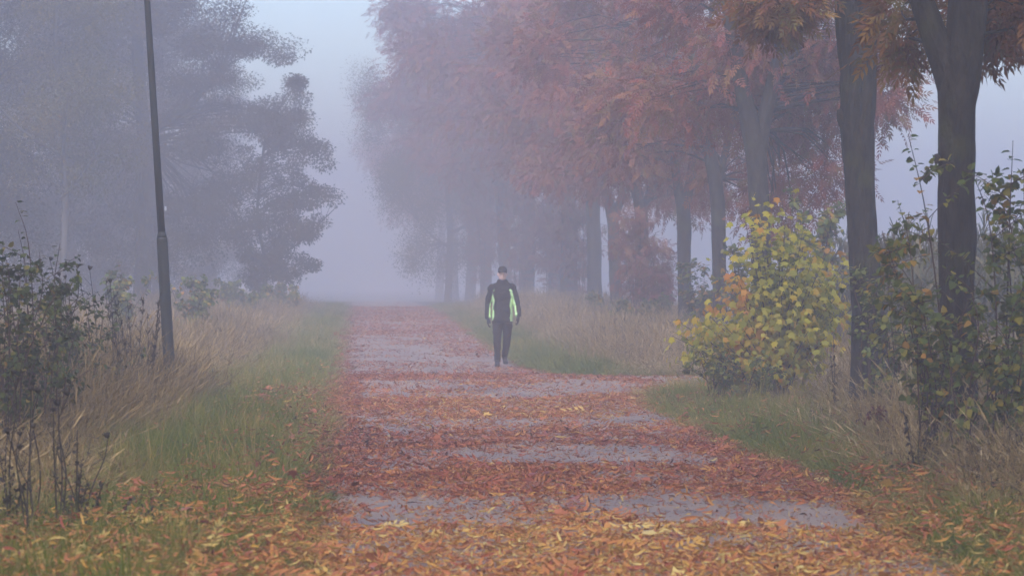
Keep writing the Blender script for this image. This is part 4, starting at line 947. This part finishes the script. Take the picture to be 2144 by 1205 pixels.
    # hi-vis side panels lifted from the jacket surface
    def folds(me_, amp, f1, f2):
        k_ = len(me_.vertices); c_ = np.zeros(k_ * 3, np.float32); n_ = c_.copy(); me_.vertices.foreach_get('co', c_); me_.vertices.foreach_get('normal', n_); c3_ = c_.reshape(-1, 3); d_ = amp * (vnoise(c3_[:, 0] * f1 + c3_[:, 2] * f1 * .5, c3_[:, 2] * f2 - c3_[:, 0] * f2 * .4 + c3_[:, 1] * 9, 77) - .1)
        me_.vertices.foreach_set('co', (c3_ + n_.reshape(-1, 3) * d_[:, None]).astype(np.float32).ravel()); me_.update()
    folds(jm, .016, 9, 17)
    n = len(jm.vertices); co = np.zeros(n * 3, np.float32); no = co.copy(); jm.vertices.foreach_get('co', co); jm.vertices.foreach_get('normal', no); co = co.reshape(-1, 3); no = no.reshape(-1, 3)
    polys = [tuple(p_.vertices) for p_ in jm.polygons]; cen = np.array([co[list(p_)].mean(0) for p_ in polys]); pn = np.array([no[list(p_)].mean(0) for p_ in polys])
    for s in (-1, 1):
        z = cen[:, 2]; x = cen[:, 0] * s
        inner = np.interp(z, [.80, .95, 1.10, 1.25, 1.34, 1.38], [.132, .128, .124, .130, .135, .115])
        wave = .010 * np.sin(z * 26 + s); outer = np.interp(z, [.80, .95, 1.10, 1.20, 1.32, 1.36, 1.385], [.26, .245, .232, .205, .175, .165, .14])
        if s < 0: inner = inner + .030
        sel = (z > .815) & (z < 1.385) & (x > inner + wave) & (x < outer) & (pn[:, 1] < .25) & (cen[:, 1] < .04)
        fs = [polys[i] for i in np.nonzero(sel)[0]]; used = sorted({v for f in fs for v in f}); mp = {v: i for i, v in enumerate(used)}
        me = bpy.data.meshes.new('side_panel'); me.from_pydata([tuple(co[v] + no[v] * .004) for v in used], [], [tuple(mp[v] for v in f) for f in fs])
        me.update(); link('side_panel', me, M['hivis'], jk)
    # trousers
    T = Acc()
    for s, P in legs.items():
        C = catmull(np.array(P), 24); t = np.linspace(0, 1, 24)
        V, F = tube(C, np.interp(t, [0, .25, .48, .62, .8, 1], [.094, .084, .062, .060, .052, .046]) * (1 + .025 * np.sin(t * 30 + s)), 20); T.add(V, F)
    T.add(*loft([(0, 0.005, .80, .10, .09), (0, 0, .86, .172, .118), (0, 0, .95, .165, .112), (0, 0, 1.0, .15, .10)]))
    tm = remesh(np.concatenate(T.V), np.concatenate(T.F), .009, 2, 'trousers'); folds(tm, .016, 8, 15); link('trousers', tm, M['trouser'], root)
    for s, P in legs.items():
        q = np.array(P[-1]); f = -1; A = Acc(); 
        zz = 0.0 if s < 0 else .045; A.add(*loft([(q[0] + s * .012, q[1] - .07, zz, .044, .135), (q[0] + s * .012, q[1] - .07, zz + .025, .047, .140), (q[0] + s * .01, q[1] - .06, zz + .055, .043, .122), (q[0] + s * .005, q[1] - .02, zz + .085, .045, .075), (q[0], q[1], zz + .13, .044, .052)], 20))
        link('shoe', remesh(np.concatenate(A.V), np.concatenate(A.F), .008, 2, 'shoe'), M['shoe'], root)
    # cap with visor, hair, eyes
    A = Acc(); A.add(*loft([(0, 0, 1.685, .080, .104), (0, .0, 1.715, .084, .108), (0, .005, 1.755, .076, .098), (0, .005, 1.785, .055, .07), (0, .005, 1.797, .02, .025)]))
    a = np.linspace(-1.15, 1.15, 13); vis = []; 
    for rr, zz in ((.09, 1.704), (.135, 1.690)): vis += [(math.sin(t) * .083, -.03 - math.cos(t) * rr, zz - .012 * abs(t)) for t in a]
    vis += [(x, y, z - .006) for x, y, z in vis]; f = []
    for i in range(12):
        f += [(i, i + 1, 14 + i), (i, 14 + i, 13 + i), (26 + i, 40 + i, 27 + i), (26 + i, 39 + i, 40 + i), (13 + i, 14 + i, 40 + i), (13 + i, 40 + i, 39 + i)]
    A.add(np.array(vis), np.array(f)); link('cap', finish(A, 'cap', M['cap']), None, root)
    A = Acc(); A.add(*loft([(0, .045, 1.58, .055, .05), (0, .04, 1.62, .075, .065), (0, .035, 1.69, .079, .072), (0, .03, 1.70, .06, .06)])); link('hair', finish(A, 'hair', M['hair']), None, body)
    for s in (-1, 1):
        A = Acc(); A.add(*loft([(s * .031, -.092, 1.652, .004, .004), (s * .031, -.094, 1.657, .012, .008), (s * .031, -.092, 1.662, .004, .004)], 10)); link('eye', finish(A, 'eye', M['eye']), None, body)
    tag(root, 'walker in dark cap and black jacket with bright green side panels on the path', 'person')
walker()
# ------------------------------------------------------------------ haze: one closed box of even fog
V = np.array([(x, y, z) for x in (-306, 306) for y in (-62, 618) for z in (-1.9, 20.5)], float)
F = np.array([(0, 1, 3, 2), (4, 6, 7, 5), (0, 4, 5, 1), (2, 3, 7, 6), (0, 2, 6, 4), (1, 5, 7, 3)])
m, N, L = newmat('haze'); pv = N.new('ShaderNodeVolumePrincipled')
pv.inputs['Color'].default_value = (*HAZE_COLOR, 1); pv.inputs['Density'].default_value = HAZE_DENSITY; pv.inputs['Anisotropy'].default_value = 0.45
o = N.new('ShaderNodeOutputMaterial'); L.new(pv.outputs[0], o.inputs['Volume'])
hz = link('haze', mesh_np('haze', V, F), m); hz.display_type = 'WIRE'
tag(hz, 'even pale fog filling the whole scene', 'fog', kind='stuff')
